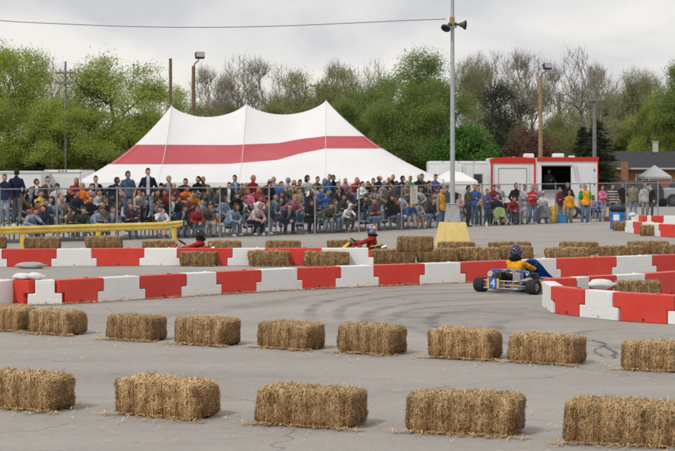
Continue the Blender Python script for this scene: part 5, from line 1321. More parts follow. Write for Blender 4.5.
def endfan(xp, zp, xe, dark):
    # fan around the end pole: eave goes from (xp,YF) corner (xe,YF) .. (xe,YB) .. (xp,YB)
    cr = 1.1; sgn = 1 if xe > xp else -1; E = []
    for x in np.linspace(xp, xe-sgn*cr, 12): E.append((x, YF, 0))
    for a in np.linspace(0, PI/2, 7)[1:]: E.append((xe-sgn*cr+sgn*cr*math.sin(a), YF+cr-cr*math.cos(a), 1))
    for y in np.linspace(YF+cr, YB_-cr, 16)[1:]: E.append((xe, y, 1))
    for a in np.linspace(0, PI/2, 7)[1:]: E.append((xe-sgn*cr+sgn*cr*math.cos(a), YB_-cr+cr*math.sin(a), 1))
    for x in np.linspace(xe-sgn*cr, xp, 12)[1:]: E.append((x, YB_, 0))
    tb, tt = band(xp); cols = []
    for x, y, k in E:
        c = []
        for t in rows(tb, tt): c.append(Vector((x+(xp-x)*t, y+(YR-y)*t-YR, EV+(zp-EV)*gfun(t))))
        cols.append(c)
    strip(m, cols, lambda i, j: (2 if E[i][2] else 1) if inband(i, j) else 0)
endfan(pk[0][0], pk[0][1], X0, 0); endfan(pk[2][0], pk[2][1], X1, 0)
cnp = m.build('canopy', [TW_, TR_, TR2], tent)
# valance, scalloped
m = MB(); E = [(x, YF) for x in np.arange(X0+.6, X1-.6, .1)]+[(X1-.35, YF+.15), (X1-.12, YF+.5)]+[(X1, y) for y in np.arange(YF+1, YB_-1, .4)]
E = [(X0, YB_-1), (X0, YF+1), (X0+.15, YF+.4)]+E
vs = []
for i, (x, y) in enumerate(E): vs += [(x, y-YR-.004, EV), (x, y-YR-.012, EV-.20-.035*abs(math.sin(x*PI/.45)))]
m.add(vs, [(2*i, 2*i+1, 2*i+3, 2*i+2) for i in range(len(E)-1)], 0); m.build('valance', TW_, tent, fix=False)
PM = mat('tent pole aluminium', (.45,.46,.47), .4, metal=.5); RP = mat('white rope', (.6,.6,.58), .8)
for x, z in pk: m = MB(); m.tube((x, 0, 0), (x, 0, z+.05), .04, .03, 8); m.build('centre_pole', PM, tent)
for i, x in enumerate(np.linspace(X0+.4, X1-.4, 8)):
    m = MB(); m.tube((x, YF-YR, 0), (x, YF-YR, EV+.16), .028, .028, 8); m.build('side_pole', PM, tent)
    m = MB(); m.tube((x, YF-YR, EV+.05), (x-.9, YF-YR-1.9, 0), .016, .016, 5); m.build('guy_rope', RP, tent)
    m = MB(); m.tube((x, YB_-YR, 0), (x, YB_-YR, EV+.16), .028, .028, 8); m.build('side_pole', PM, tent)
# seams
SEAM = mat('tent seam', (.66,.65,.66), .8)
for x in [pk[0][0], pk[1][0], pk[2][0]]:
    c = surf(x, -1); m = MB()
    for a, b in zip(c[:-1], c[1:]): m.add([a+Vector((-.012,-.01,.012)), a+Vector((.012,-.01,.012)), b+Vector((.012,-.01,.012)), b+Vector((-.012,-.01,.012))], [(0,1,2,3)])
    m.build('seam', SEAM, tent, fix=False)
for xp, zp, xe in ((pk[0][0], pk[0][1], X0+.33), (pk[2][0], pk[2][1], X1-.33)):
    tb, tt = band(xp); c = [Vector((xe+(xp-xe)*t, (YF+.33)+(YR-YF-.33)*t-YR, EV+(zp-EV)*gfun(t))) for t in rows(tb, tt)]
    m = MB()
    for a, b in zip(c[:-1], c[1:]): m.tube(a, b, .012, .012, 4)
    m.build('seam', SEAM, tent, fix=False)
# small white canopy to the left of the trailers
c2 = at_s(459, 20.3); CW = mat('white canopy cloth', (.74,.74,.73), .7, var=.05)
cn = empty('small_canopy', c2, 0, 'small white canopy with a low roof behind the speaker pole', 'canopy'); hw = .95; ze = zat(181, 20.3); za = zat(170.5, 20.3)
m = MB(); m.add([(-hw-.5,-hw,ze),(hw-.1,-hw,ze+.0),(hw,hw,ze),(-hw-.5,hw,ze),(-.5,0,za),(.15,0,za-.1)], [(0,1,5,4),(1,2,5),(2,3,4,5),(3,0,4)]); m.add([(-hw-.5,-hw-.003,ze),(hw-.1,-hw-.003,ze),(hw-.1,-hw-.003,ze-.42),(-hw-.5,-hw-.003,ze-.36)], [(0,1,2,3)]); m.build('roof', CW, cn, fix=False)
for sx, sy in ((-hw-.45,-hw+.04),(hw-.15,-hw+.04),(hw-.1,hw-.1),(-hw-.45,hw-.1)): m = MB(); m.tube((sx,sy,0),(sx,sy,ze-.01),.025,.025,8); m.build('leg', PM, cn)

# ------------------------------------------------------------------ trailers
TWH = mat('white trailer panel', (.68,.69,.70), .35, var=.03, vscale=.8, dirt=.18, dcol=(.45,.44,.42)); TTR = mat('trailer aluminium trim', (.50,.51,.52), .35, metal=.6); TRD = mat('red trailer paint', (.50,.03,.02), .4, var=.08)
DRK = mat('dark trailer interior', (.012,.011,.011), .9); LMP = mat('red marker lamp', (.45,.02,.02), .3)
def wheels_on(t, xs, y, r=.34):
    for x in xs:
        m = MB(); m.tube((x, y-.11, r), (x, y+.11, r), r, r, 22); W = m.build('wheel', RUB, t); m = MB(); m.tube((x, y-.125, r), (x, y-.11, r), r*.55, r*.6, 16); m.build('rim', TTR, W)
def trailer(x0, x1, s, ytop, D, label, name='cargo_trailer', red=False, z0=.45, rear=False, group='white enclosed trailers'):
    a = at_s(x0, s); b = at_s(x1, s); W = b.x-a.x; zt = zat(ytop, s); t = empty(name, ((a.x+b.x)/2, a.y, 0), 0, label, 'trailer', group)
    m = MB(); m.box((0, D/2, (z0+zt)/2), (W, D, zt-z0)); m.build('body', TWH, t, bevel=.04)
    m = MB(); m.box((0, D/2, zt+.012), (W-.1, D-.1, .03)); m.build('roof', TTR if not red else TWH, t, bevel=.01)
    return t, W, zt
t, W, zt = trailer(43.5, 81.5, 21, 170.3, 4.5, 'white enclosed trailer with rounded top corners seen from its rear, left of the tent', rear=True)
m = MB(); m.box((-W/2+.04,-.012,zt/2+.2),(.06,.03,zt-.5)); m.box((W/2-.04,-.012,zt/2+.2),(.06,.03,zt-.5)); m.box((0,-.012,zt-.10),(W,.03,.05)); m.build('door_frame', TTR, t)
m = MB(); m.box((0,-.008,zt/2+.12),(W-.2,.02,zt-.8)); d_ = m.build('ramp_door', TWH, t, bevel=.01)
m = MB(); m.box((-W/2+.16,-.035,1.5),(.03,.03,1.3)); m.build('latch_bar', TTR, d_)
[MB().box((x,-.02,zt-.03),(.09,.03,.04)).build('marker_lamp', LMP, t) for x in (-.16,0,.16)]; wheels_on(t, [-W/2+.4, W/2-.4], .4)
t, W, zt = trailer(-70, 42, 21.6, 171.5, 2.3, 'long white enclosed trailer at the left edge behind the standing spectators')
m = MB(); m.box((0,-.01,zt-.06),(W,.03,.08)); m.build('top_rail', TTR, t)
for x in (-W/2+.02, -W/6, W/6, W/2-.02): m = MB(); m.box((x,-.006,zt/2+.2),(.03,.015,zt-.55)); m.build('panel_joint', TTR, t)
wheels_on(t, [-.5,.5], .0)
t, W, zt = trailer(429, 492, 19.6, 161.5, 2.4, 'long white trailer with a rooftop slide-out, left of the red-trimmed ones')
m = MB(); m.box((0,-.008,zt-.07),(W,.03,.10)); m.build('top_rail', TWH, t, bevel=.008)
for x in (-W/2+.5, .25, W/2-.95): MB().box((x,-.005,zt/2+.2),(.02,.012,zt-.6)).build('panel_joint', TTR, t)
m = MB(); m.box((-.55,-.03,zt-.42),(1.25,.10,.50)); m.build('slide_out', TWH, t, bevel=.02)
m = MB(); m.box((W/2-.72,-.01,1.95),(.50,.03,.56)); wd = m.build('window', TTR, t); m = MB(); m.box((W/2-.72,-.028,1.95),(.42,.02,.46)); m.build('pane', mat('dark glass', (.02,.022,.025), .1, spec=.7), wd)
m = MB(); 
for k, (dx, dz) in enumerate(((0,0),(.09,.05),(.02,.12),(.12,.16))): m.box((W/2-.22+dx,-.014,1.95+dz),(.13,.012,.035))
m.build('blue_decal', mat('pale blue decal', (.25,.36,.58), .6), t)
[MB().box((x,-.03,zt-.02),(.07,.03,.035)).build('marker_lamp', mat('amber lamp', (.5,.2,.04), .4), t) for x in (-.9,-.1,.7)]
wheels_on(t, [-.4,.4], 0)
# red trimmed 1
t, W, zt = trailer(491, 536, 20.1, 158.5, 3.2, 'white trailer with a domed red front cap and a plain framed panel', red=True)
m = MB(); n_ = 14; P = [(-W/2-.03, zt-.24)]+[(-W/2-.03+(W+.06)*k/n_, zt-.02+.10*math.sin(PI*k/n_)**.6) for k in range(n_+1)]+[(W/2+.03, zt-.24)]
m.prism(P, -.06, .5); m.build('red_cap', TRD, t, bevel=.01)
for sx in (-1, 1): m = MB(); m.box((sx*(W/2-.03),-.03,zt/2+.10),(.09 if sx < 0 else .14,.07,zt-.72)); m.build('corner_post', TRD, t, bevel=.01)
m = MB()
for a, b in (((-.75,0,1.1),(.65,0,1.1)),((.65,0,1.1),(.65,0,2.5)),((.65,0,2.5),(-.75,0,2.5)),((-.75,0,2.5),(-.75,0,1.1))):
    m.tube(Vector(a)+Vector((0,-.012,0)), Vector(b)+Vector((0,-.012,0)), .022, .022, 6)
m.build('panel_frame', mat('grey trim', (.38,.38,.40), .5), t)
for x in (-.95, .8): MB().box((x,-.005,zt/2+.15),(.018,.012,zt-.75)).build('panel_joint', TTR, t)
m = MB(); m.tube((0,-.08,zt+.06),(0,-.05,zt+.06),.04,.04,10); m.build('roof_lamp', TTR, t)
m = MB(); m.box((.85,.9,zt+.14),(.5,.6,.22)); m.build('air_conditioner', TWH, t, bevel=.06); wheels_on(t, [-.6], 0)
# red trimmed 2, open counter
a = at_s(537.5, 20.3); b = at_s(598, 20.3); W = b.x-a.x; zt = zat(158, 20.3); D = 2.6; t = empty('concession_trailer', ((a.x+b.x)/2, a.y, 0), 0, 'white trailer with red roof trim and a wide dark open counter', 'trailer', 'white enclosed trailers')
ox0, ox1 = (541.5-337.5)/20.3-t.location.x, (571-337.5)/20.3-t.location.x; oz0, oz1 = zat(190, 20.3), zat(166, 20.3); z0 = .45
m = MB()
m.box(((-W/2+ox0)/2, .03, (z0+zt)/2), (ox0+W/2, .06, zt-z0)); m.box(((W/2+ox1)/2, .03, (z0+zt)/2), (W/2-ox1, .06, zt-z0)); m.box(((ox0+ox1)/2, .031, (z0+oz0)/2), (ox1-ox0, .058, oz0-z0)); m.box(((ox0+ox1)/2, .031, (oz1+zt)/2), (ox1-ox0, .058, zt-oz1))
m.box((-W/2+.03, D/2+.062, (z0+zt)/2), (.06, D-.01, zt-z0)); m.box((W/2-.03, D/2+.062, (z0+zt)/2), (.06, D-.01, zt-z0)); m.box((0, D/2+.07, zt-.03), (W-.125, D, .05)); m.box((0, D/2+.07, z0+.03), (W-.125, D, .05))
m.build('body', TWH, t)
m = MB(); m.box((0, D, (z0+zt)/2), (W-.13, .04, zt-z0-.12)); m.build('interior', DRK, t)
m = MB(); m.box((0, -.02, zt-.06), (W+.06, .10, .20)); m.box((W/2+.012, D/2+.05, zt-.06),(.04,D-.05,.20)); m.build('red_trim', TRD, t, bevel=.02)
m = MB(); m.box((W/2-.01,-.012,(z0+zt)/2-.1),(.05,.03,zt-z0-.2)); m.build('corner_post', TRD, t)
m = MB(); m.box(((ox0+ox1)/2,-.12,oz0-.02),(ox1-ox0+.1,.34,.04)); m.build('counter', TTR, t, bevel=.005)
m = MB(); m.box(((ox0+ox1)/2,-.03,oz1+.05),(ox1-ox0+.08,.06,.05)); [m.tube((x,-.03,oz1),(x+.09,-.30,oz1-.75),.015,.015,6) for x in (ox1+.12, ox1+.25)]; m.build('awning_arms', mat('grey trim', (.38,.38,.40)), t)
dx = ox1+.75
m = MB(); m.box((dx,-.006,1.62),(.74,.02,2.0)); d_ = m.build('door', TWH, t, bevel=.01)
m = MB(); [m.box((dx+.40,-.02,z),(.04,.03,.10)) for z in (1.0,1.7,2.4)]; m.box((dx-.28,-.03,1.6),(.04,.05,.14)); m.build('handle', DRK, d_)
m = MB(); m.box((-.35,1.0,zt+.13),(.55,.6,.20)); m.build('air_conditioner', TWH, t, bevel=.06)
m = MB(); m.box((.35,1.2,zt+.07),(.30,.3,.10)); m.build('roof_vent', TWH, t, bevel=.03); wheels_on(t, [.2,.9], 0)
person('holding', (t.location.x+(ox0+ox1)/2-.25, t.location.y+.9, .72), .1, 'dark grey', 'black', 'short dark', 'person dimly visible inside the open counter trailer', GR)

# ------------------------------------------------------------------ pickup, van, pop-up canopy, house
GLS = mat('vehicle glass', (.03,.035,.04), .08, spec=.8)
def car(loc, rz, prof, win, W, paint, label, name, cat, wheels, r, lights=True, group=None):
    """profile in x,z (front at -X), extruded over the width with a tumblehome cabin"""
    t = empty(name, loc, rz, label, cat, group)
    m = MB(); n = len(prof); ws = [W/2*(1 if z < 1.12 else 1-.16*(z-1.12)/.8) for x, z in prof]
    vs = [(x, -w_, z) for (x, z), w_ in zip(prof, ws)]+[(x, w_, z) for (x, z), w_ in zip(prof, ws)]
    m.add(vs, [tuple(range(n)), tuple(range(2*n-1, n-1, -1))]+[(i, n+i, n+(i+1)%n, (i+1)%n) for i in range(n)]); m.build('body', paint, t, bevel=.05)
    for sy in (-1, 1):
        for w_ in win:
            m = MB(); f = lambda z: W/2*(1-.16*(z-1.12)/.8)+.012
            m.add([(x, sy*f(z), z) for x, z in w_], [tuple(range(len(w_)))]); m.build('side_window', GLS, t, fix=False)
        for x in wheels:
            c = Vector((x, sy*(W/2-.09), r)); a = MB(); a.tube(c+Vector((0,-.12*1,0)), c+Vector((0,.12,0)), r*1.14, r*1.14, 24); 
            w2 = MB(); w2.torus(c+Vector((0,sy*.03,0)), r*.78, r*.22, 'y', 26, 8); wo = w2.build('wheel', RUB, t)
            w2 = MB(); w2.tube(c+Vector((0,sy*.0,0)), c+Vector((0,sy*.07,0)), r*.62, r*.58, 16); [w2.tube(c+Vector((0,sy*.075,0)), c+Vector((r*.55*math.cos(q),sy*.075,r*.55*math.sin(q))), .025,.025,5) for q in (0,1.26,2.51,3.77,5.03)]; w2.build('rim', ALW, wo)
            ar = MB(); ar.tube(c+Vector((0,-.0,0)), c+Vector((0,sy*.095,0)), r*1.15, r*1.15, 22); ar.build('wheel_arch', DK, t)
        m = MB(); m.box((win[0][0][0]+.05, sy*(W/2+.10), 1.20), (.12,.18,.15)); m.build('mirror', DK, t, bevel=.03)
        m = MB(); m.box((prof[0][0]-.0+.02, sy*(W/2-.28), .86), (.10,.34,.18)); m.build('headlight', mat('headlamp glass', (.6,.6,.6), .15, spec=.8), t, bevel=.03)
    m = MB(); m.box((prof[0][0]-.02, 0, .84), (.05, W*.5, .20)); m.build('grille', DK, t, bevel=.01)
    m = MB(); m.box((prof[0][0]-.05, 0, .52), (.16, W*.98, .20)); m.build('bumper', ALW, t, bevel=.04)
    return t
pp = [(-2.7,.50),(-2.72,.95),(-2.6,1.12),(-1.45,1.20),(-.85,1.84),(.95,1.86),(1.15,1.22),(2.75,1.22),(2.75,.55)]
pw_ = [[(-1.22,1.24),(-.80,1.76),(-.02,1.78),(-.02,1.24)],[(.06,1.24),(.06,1.78),(.85,1.78),(1.02,1.24)]]
pl = at_s(669, 15.2); c, s = math.cos(R(12)), math.sin(R(12))
pt = car((pl.x+1.75, pl.y+.9, 0), R(10), pp, pw_, 1.95, mat('silver grey paint', (.36,.40,.44), .3, metal=.4, spec=.5), 'silver grey pickup parked facing left at the right edge', 'pickup_truck', 'pickup', (-1.75,1.75), .39)
m = MB(); m.add([(-1.42,-.80,1.245),(-1.42,.80,1.245),(-.90,.72,1.80),(-.90,-.72,1.80)], [(0,1,2,3)]); o = m.build('windscreen', GLS, pt, fix=False)
o.location = (-.025, 0, .01)
vp = [(-2.3,.45),(-2.32,.90),(-2.1,1.05),(-1.35,1.12),(-.75,1.66),(1.9,1.70),(2.25,1.10),(2.28,.5)]
vw = [[(-1.12,1.14),(-.70,1.60),(.05,1.62),(.05,1.14)],[(.13,1.14),(.13,1.62),(.95,1.62),(.95,1.14)],[(1.03,1.14),(1.03,1.62),(1.75,1.62),(2.0,1.14)]]
car(at_s(629, 15.4)+Vector((0,1.0,0)), R(8), vp, vw, 1.8, mat('dark grey car paint', (.035,.037,.042), .3, metal=.3, spec=.5), 'dark car parked behind the fence, left of the silver pickup', 'parked_car', 'car', (-1.45,1.4), .33)
pc_ = at_s(654.5, 13.0); hw = 1.05; t = empty('popup_canopy', pc_, R(5), 'light grey pop-up canopy with a pointed roof in front of the house', 'canopy'); CG = mat('pale grey canopy cloth', (.44,.45,.47), .8)
ze, za = zat(176.5, 13), zat(165, 13)
m = MB(); m.add([(-hw,-hw,ze),(hw,-hw,ze),(hw,hw,ze),(-hw,hw,ze),(0,0,za)], [(0,1,4),(1,2,4),(2,3,4),(3,0,4)]); m.build('roof', CG, t, fix=False)
m = MB(); k = hw+.004; m.add([(-k,-k,ze),(k,-k,ze),(k,k,ze),(-k,k,ze),(-k,-k,ze-.16),(k,-k,ze-.16),(k,k,ze-.16),(-k,k,ze-.16)], [(0,1,5,4),(1,2,6,5),(2,3,7,6),(3,0,4,7)]); m.build('valance', CG, t, fix=False)
for sx in (-1,1):
    for sy in (-1,1): m = MB(); m.tube((sx*(hw-.04),sy*(hw-.04),0),(sx*(hw-.04),sy*(hw-.04),ze-.02),.025,.025,8); m.build('leg', PM, t)
# house
def brick_mat():
    m = bpy.data.materials.new('orange brick'); m.use_nodes = True; nt = m.node_tree; b = nt.nodes['Principled BSDF']; br = nt.nodes.new('ShaderNodeTexBrick'); tc = nt.nodes.new('ShaderNodeTexCoord'); mp = nt.nodes.new('ShaderNodeMapping')
    mp.inputs['Rotation'].default_value = (PI/2, 0, 0); br.inputs['Scale'].default_value = 3.5; br.inputs['Color1'].default_value = (.27,.095,.05,1); br.inputs['Color2'].default_value = (.34,.14,.075,1); br.inputs['Mortar'].default_value = (.32,.27,.22,1); br.inputs['Mortar Size'].default_value = .015
    nt.links.new(tc.outputs['Object'], mp.inputs[0]); nt.links.new(mp.outputs[0], br.inputs[0]); nt.links.new(br.outputs[0], b.inputs['Base Color']); b.inputs['Roughness'].default_value = .9; return m
hs = 11.5; hl = at_s(617, hs); t = empty('brick_house', hl, 0, 'low brick house with a long dark shingle roof at the right', 'house'); BR = brick_mat(); LH = 11.0; DH = 8
zr, ze = zat(157.5, hs)+.6, zat(171.5, hs)+.35
m = MB(); m.prism([(0,0),(DH,0),(DH,ze),(DH/2,ze+.5),(0,ze)], .3, LH, ax='yz'); m.build('wall', BR, t)
m = MB(); ov = .45; RF = mat('dark shingles', (.045,.047,.055), .9, var=.25, vscale=2.5, bump=.6, bscale=14)
m.add([(-.1,-ov,ze-.05),(LH+.4,-ov,ze-.05),(LH+.4,DH/2,zr),(.5,DH/2,zr),(-.1,DH+ov,ze-.05),(LH+.4,DH+ov,ze-.05)], [(0,1,2,3),(3,2,5,4),(0,3,4)]); o = m.build('roof', RF, t, fix=False)
sd_ = o.modifiers.new('s', 'SOLIDIFY'); sd_.thickness = .12
m = MB(); m.box((4.05, DH/2-.2, zr+.35), (.42,.42,.9)); m.box((4.05, DH/2-.2, zr+.83), (.52,.52,.08)); m.build('chimney', mat('pale chimney', (.50,.48,.45), .9), o)
m = MB(); m.box((.55,-.62,1.55),(.55,.5,3.1)); m.build('brick_chimney', BR, t, bevel=.01)
m = MB(); m.box((0+LH/2+.1,-ov-.03,ze-.10),(LH+.5,.06,.14)); m.build('gutter', mat('white gutter', (.5,.5,.5)), t)
for x in (2.2, 6.2, 8.6):
    m = MB(); m.box((x,-.03,1.5),(1.2,.08,1.1)); w_ = m.build('window', mat('white window frame', (.6,.6,.58)), t); m = MB()
    for dx_ in (-.27, .27): m.box((x+dx_,-.076,1.5),(.48,.02,.92))
    m.build('pane', GLS, w_)
# ------------------------------------------------------------------ utility poles
WD = mat('weathered pole wood', (.17,.11,.07), .9, var=.3, vscale=3, bump=.5, bscale=20); WD2 = mat('pale pole wood', (.30,.205,.11), .9, var=.2, vscale=3, bump=.4, bscale=20); GW = mat('grey pole wood', (.20,.19,.18), .9, var=.2, vscale=3)
def upole(px, s, ytop, r, mm, label, arms=(), lamp=None, name='utility_pole', tcyl=None):
    t = empty(name, at_s(px, s), random.uniform(-.1,.1), label, 'pole', 'wooden poles behind the tent'); zt = zat(ytop, s)
    m = MB(); m.tube((0,0,0),(0,0,zt), r*1.15, r*.85, 12); m.build('shaft', mm, t)
    for z_, w_ in arms:
        z = zat(z_, s); m = MB(); m.box((0,-r-.04,z),(w_,.09,.11)); m.tube((-w_*.3,-r-.03,z),(0,-r,z-.5),.02,.02,5); m.tube((w_*.3,-r-.03,z),(0,-r,z-.5),.02,.02,5); cm2 = m.build('crossarm', mm, t)
        [MB().tube((x*w_,-r-.04,z+.05),(x*w_,-r-.04,z+.20),.04,.03,8).build('insulator', mat('insulator', (.3,.3,.32), .3), cm2) for x in (-.45,-.22,.22,.45)]
    if lamp:
        lx, ly, rot = lamp; z = zat(ly, s); m = MB(); m.path([(0,0,zt-.35),(.06,-.02,zt+.12),(lx*.8,-.05,z-.28)], .035, 8); m.tube((lx*.8,-.05,z-.28),(lx*.8,-.05,z-.05),.03,.03,8); m.build('bracket', mat('rust brown bracket', (.16,.10,.07), .7), t)
        M = Matrix.Rotation(rot, 3, 'Z') @ Matrix.Rotation(R(-20), 3, 'X'); m = MB(); m.box((lx,-.08,z), (.50,.24,.34), M=M); hl_ = m.build('floodlight', mat('dark lamp housing', (.05,.05,.052), .6), t, bevel=.03)
        m = MB(); m.box(Vector((lx,-.08,z))+M @ Vector((0,-.125,0)), (.43,.012,.27), M=M); m.build('lens', mat('lamp lens', (.33,.34,.36), .2, spec=.7), hl_)
    return t
upole(65.5, 17.9, 61.5, .065, GW, 'grey utility pole with two crossarms among the left trees', [(73,1.15),(83,1.15)])
upole(170.5, 18.0, 58.5, .10, WD, 'reddish brown wooden pole rising behind the left tent peak')
upole(193.5, 18.6, 66, .11, WD, 'brown pole with a boxy floodlight right of the left tent peak', lamp=(.34,55.5,.3), name='floodlight_pole')
upole(540.5, 17.5, 76, .12, WD2, 'tan wooden pole with a floodlight above the trailers', lamp=(.38,66.5,.5), name='floodlight_pole')
upole(594.5, 15.0, 88, .14, GW, 'grey pole rising behind the right end of the trailers', [(100,1.3)])
upole(318.5, 12.0, 84, .12, GW, 'faint grey utility pole in the tree line behind the right tent peak', [(86,1.4)])
upole(559.5, 11.5, 92, .12, GW, 'distant grey pole between the bare trees', [(95,1.2)])
m = MB(); p = [at_s(594.5, 15.0, zat(99, 15)), at_s(650, 14.6, zat(104, 14.6)), at_s(720, 14.2, zat(101, 14.2))]; m.path(catmull(p, 5), .012, 4)
tag(m.build('power_line', MATS['grey cable']), 'thin wire running right from the grey pole behind the trailers', 'cable')
m = MB(); p = [at_s(318.5, 12.0, zat(86, 12)), at_s(450, 12.6, zat(103, 12.6)), at_s(594.5, 15.0, zat(101, 15))]; m.path(catmull(p, 8), .012, 4)
tag(m.build('power_line', MATS['grey cable']), 'thin wire between the distant pole and the grey pole behind the trailers', 'cable')

# ------------------------------------------------------------------ trees
BARK = mat('grey brown bark', (.20,.17,.14), .95, var=.3, vscale=4, bump=.6, bscale=12); BARKL = mat('pale bark', (.29,.255,.21), .95, var=.3, vscale=4); BARKD = mat('dark bark', (.095,.078,.06), .95, var=.3, vscale=4)
L_BR = leafmat('bright spring leaves', (.28,.345,.06), (.50,.58,.17), .5); L_MID = leafmat('mid green leaves', (.17,.24,.06), (.32,.425,.14), .5)
L_OL = leafmat('olive young leaves', (.23,.25,.08), (.40,.42,.18), .48); L_DK = leafmat('dark green leaves', (.045,.065,.035), (.10,.13,.06), .3)
L_CON = leafmat('conifer needles', (.045,.06,.045), (.10,.12,.08), .25); L_RED = leafmat('reddish buds', (.12,.060,.045), (.22,.12,.085), .3); L_LUSH = leafmat('lush green leaves', (.065,.15,.035), (.13,.26,.065), .45)
L_BUD = leafmat('sparse tan buds', (.19,.20,.07), (.34,.35,.14), .45)
L_BN = leafmat('brown undergrowth', (.16,.19,.06), (.28,.32,.12), .45)
from mathutils import kdtree
def tree_mesh(seed, H, lobes, trunk_h, ntar, leaf, nleaf, lsize, lspread, barkm, r0=None, twigs=0, twl=.5, lean=(0,0), limbr=.010, droop=0):
    """crown = lobes [(x,y,z,rx,ry,rz)]; branches grow from the trunk to targets inside the lobes"""
    rs = np.random.RandomState(seed); T = []; vol = np.array([l[3]*l[4]*l[5] for l in lobes]); vol = vol/vol.sum()
    for _ in range(ntar):
        l = lobes[rs.choice(len(lobes), p=vol)]; d = rs.normal(size=3); d /= np.linalg.norm(d); r = rs.rand()**.42
        T.append(np.array(l[:3])+d*r*np.array(l[3:]))
    T = [t for t in T if t[2] > trunk_h*.8]
    nodes = []; par = []
    n0 = 8
    for i in range(n0+1): nodes.append(np.array([lean[0]*i/n0+rs.normal()*.03, lean[1]*i/n0+rs.normal()*.03, trunk_h*i/n0])); par.append(i-1)
    top = max(t[2] for t in T); k = 5   # leader continues
    for i in range(1, k+1): nodes.append(np.array([lean[0]*1.2+rs.normal()*.12, lean[1]+rs.normal()*.12, trunk_h+(top-trunk_h)*.6*i/k])); par.append(len(nodes)-2)
    base = nodes[n0]; T.sort(key=lambda t: np.linalg.norm(t-base))
    NP = np.zeros((len(nodes)+len(T)*6, 3)); NP[:len(nodes)] = nodes; cnt = len(nodes); PL = np.zeros(len(NP)); PL[n0:cnt] = np.abs(NP[n0:cnt, 2]-trunk_h)*.8; par = par+[0]*(len(NP)-cnt); tips = []
    for t in T:
        d = np.linalg.norm(NP[n0:cnt]-t, axis=1); up = np.maximum(0, NP[n0:cnt, 2]-t[2])
        j = n0+int(np.argmin(d+up*1.4+PL[n0:cnt]*.55)); a = NP[j].copy(); L = np.linalg.norm(t-a); st = max(1, min(5, int(L/.45)))
        prev = j; bow = np.array([0, 0, -.16*L*(1 if not droop else -droop)])+rs.normal(size=3)*.04*L
        for q in range(1, st+1):
            u = q/st; NP[cnt] = a+(t-a)*u+bow*u*(1-u)*1.4; par[cnt] = prev; PL[cnt] = PL[prev]+L/st; prev = cnt; cnt += 1
        tips.append(prev)
    NP = NP[:cnt]; par = par[:cnt]; w = np.zeros(cnt)
    for t in tips: w[t] += 1
    for i in range(cnt-1, 0, -1): w[par[i]] += w[i]
    if r0 is None: r0 = H*.018
    rad = limbr+(r0-limbr)*(np.maximum(w, .5)/w[0])**.56
    V, Q, MI = [], [], []
    def seg(a, b, ra, rb, n):
        d = b-a; L = np.linalg.norm(d)
        if L < 1e-5: return
        d = d/L; x = np.cross(d, [0.3, .9, .1]); x /= np.linalg.norm(x)+1e-9; y = np.cross(d, x); o = len(V)
        for p, r in ((a, ra), (b, rb)):
            for k in range(n): th = 2*PI*k/n; V.append(p+x*(r*math.cos(th))+y*(r*math.sin(th)))
        for k in range(n): Q.append((o+k, o+(k+1)%n, o+n+(k+1)%n, o+n+k)); MI.append(0)
    for i in range(1, cnt):
        ra, rb = min(rad[par[i]], rad[i]*1.35), rad[i]
        seg(NP[par[i]], NP[i], ra if i > 1 else rad[0]*1.25, rb, 8 if rb > .06 else (5 if rb > .025 else 3))
    tipn = np.array([i for i in range(n0+1, cnt) if w[i] <= 3])
    if twigs:
        for i in rs.choice(tipn, twigs):
            d = rs.normal(size=3); d[2] = abs(d[2])*.9+.25-droop; out = NP[i]-NP[n0]; out /= np.linalg.norm(out)+1e-6; d = d/np.linalg.norm(d)+out*.7; d /= np.linalg.norm(d); L = twl*rs.uniform(.4, 1.2)
            p = NP[i]; q = p+d*L*.55; e = q+(d+rs.normal(size=3)*.35)*L*.45; seg(p, q, limbr, limbr*.7, 3); seg(q, e, limbr*.7, limbr*.35, 3)
    V = np.array(V) if V else np.zeros((0, 3)); Q = np.array(Q); nb = len(Q); MI = list(MI); rnd = np.zeros(nb)
    if nleaf:
        # leaves clump around tips with per-clump density
        dens = rs.gamma(2.2, 1, len(tipn))+.3; idx = rs.choice(len(tipn), nleaf, p=dens/dens.sum()); c = NP[tipn[idx]]+rs.normal(size=(nleaf, 3))*lspread*np.array([1, 1, .75])+np.array([0,0,-lspread*.2*0])
        nn = rs.normal(size=(nleaf, 3))+np.array([0,0,.9]); u = np.cross(nn, rs.normal(size=(nleaf, 3))); u /= np.linalg.norm(u, axis=1)[:, None]; v = np.cross(nn, u); v /= np.linalg.norm(v, axis=1)[:, None]
        sz = (lsize*rs.uniform(.6, 1.3, nleaf))[:, None]; LV = np.stack([c-u*sz*.5, c+v*sz*.32, c+u*sz*.5, c-v*sz*.32], 1).reshape(-1, 3)
        LQ = np.arange(nleaf*4).reshape(-1, 4)+len(V)
        cl = rs.rand(len(tipn))[idx]*.5; r = cl+rs.rand(nleaf)*.35
        V = np.vstack([V, LV]); Q = np.vstack([Q, LQ]); MI += [1]*nleaf; rnd = np.concatenate([rnd, r])
    return V, Q, MI, rnd, nb
def make_tree(name, *a, **k):
    V, Q, MI, rnd, nb = tree_mesh(*a, **k); leaf = a[5]; bark = k.get('barkm') or a[9]
    vb = Q[:nb].max()+1 if nb else 0
    trunk = npmesh(name+'_trunk', V[:vb], Q[:nb], [bark], smooth=True)
    crown = npmesh(name+'_crown', V[vb:], Q[nb:]-vb, [leaf], rnd=rnd[nb:]) if len(Q) > nb else None
    return trunk, crown
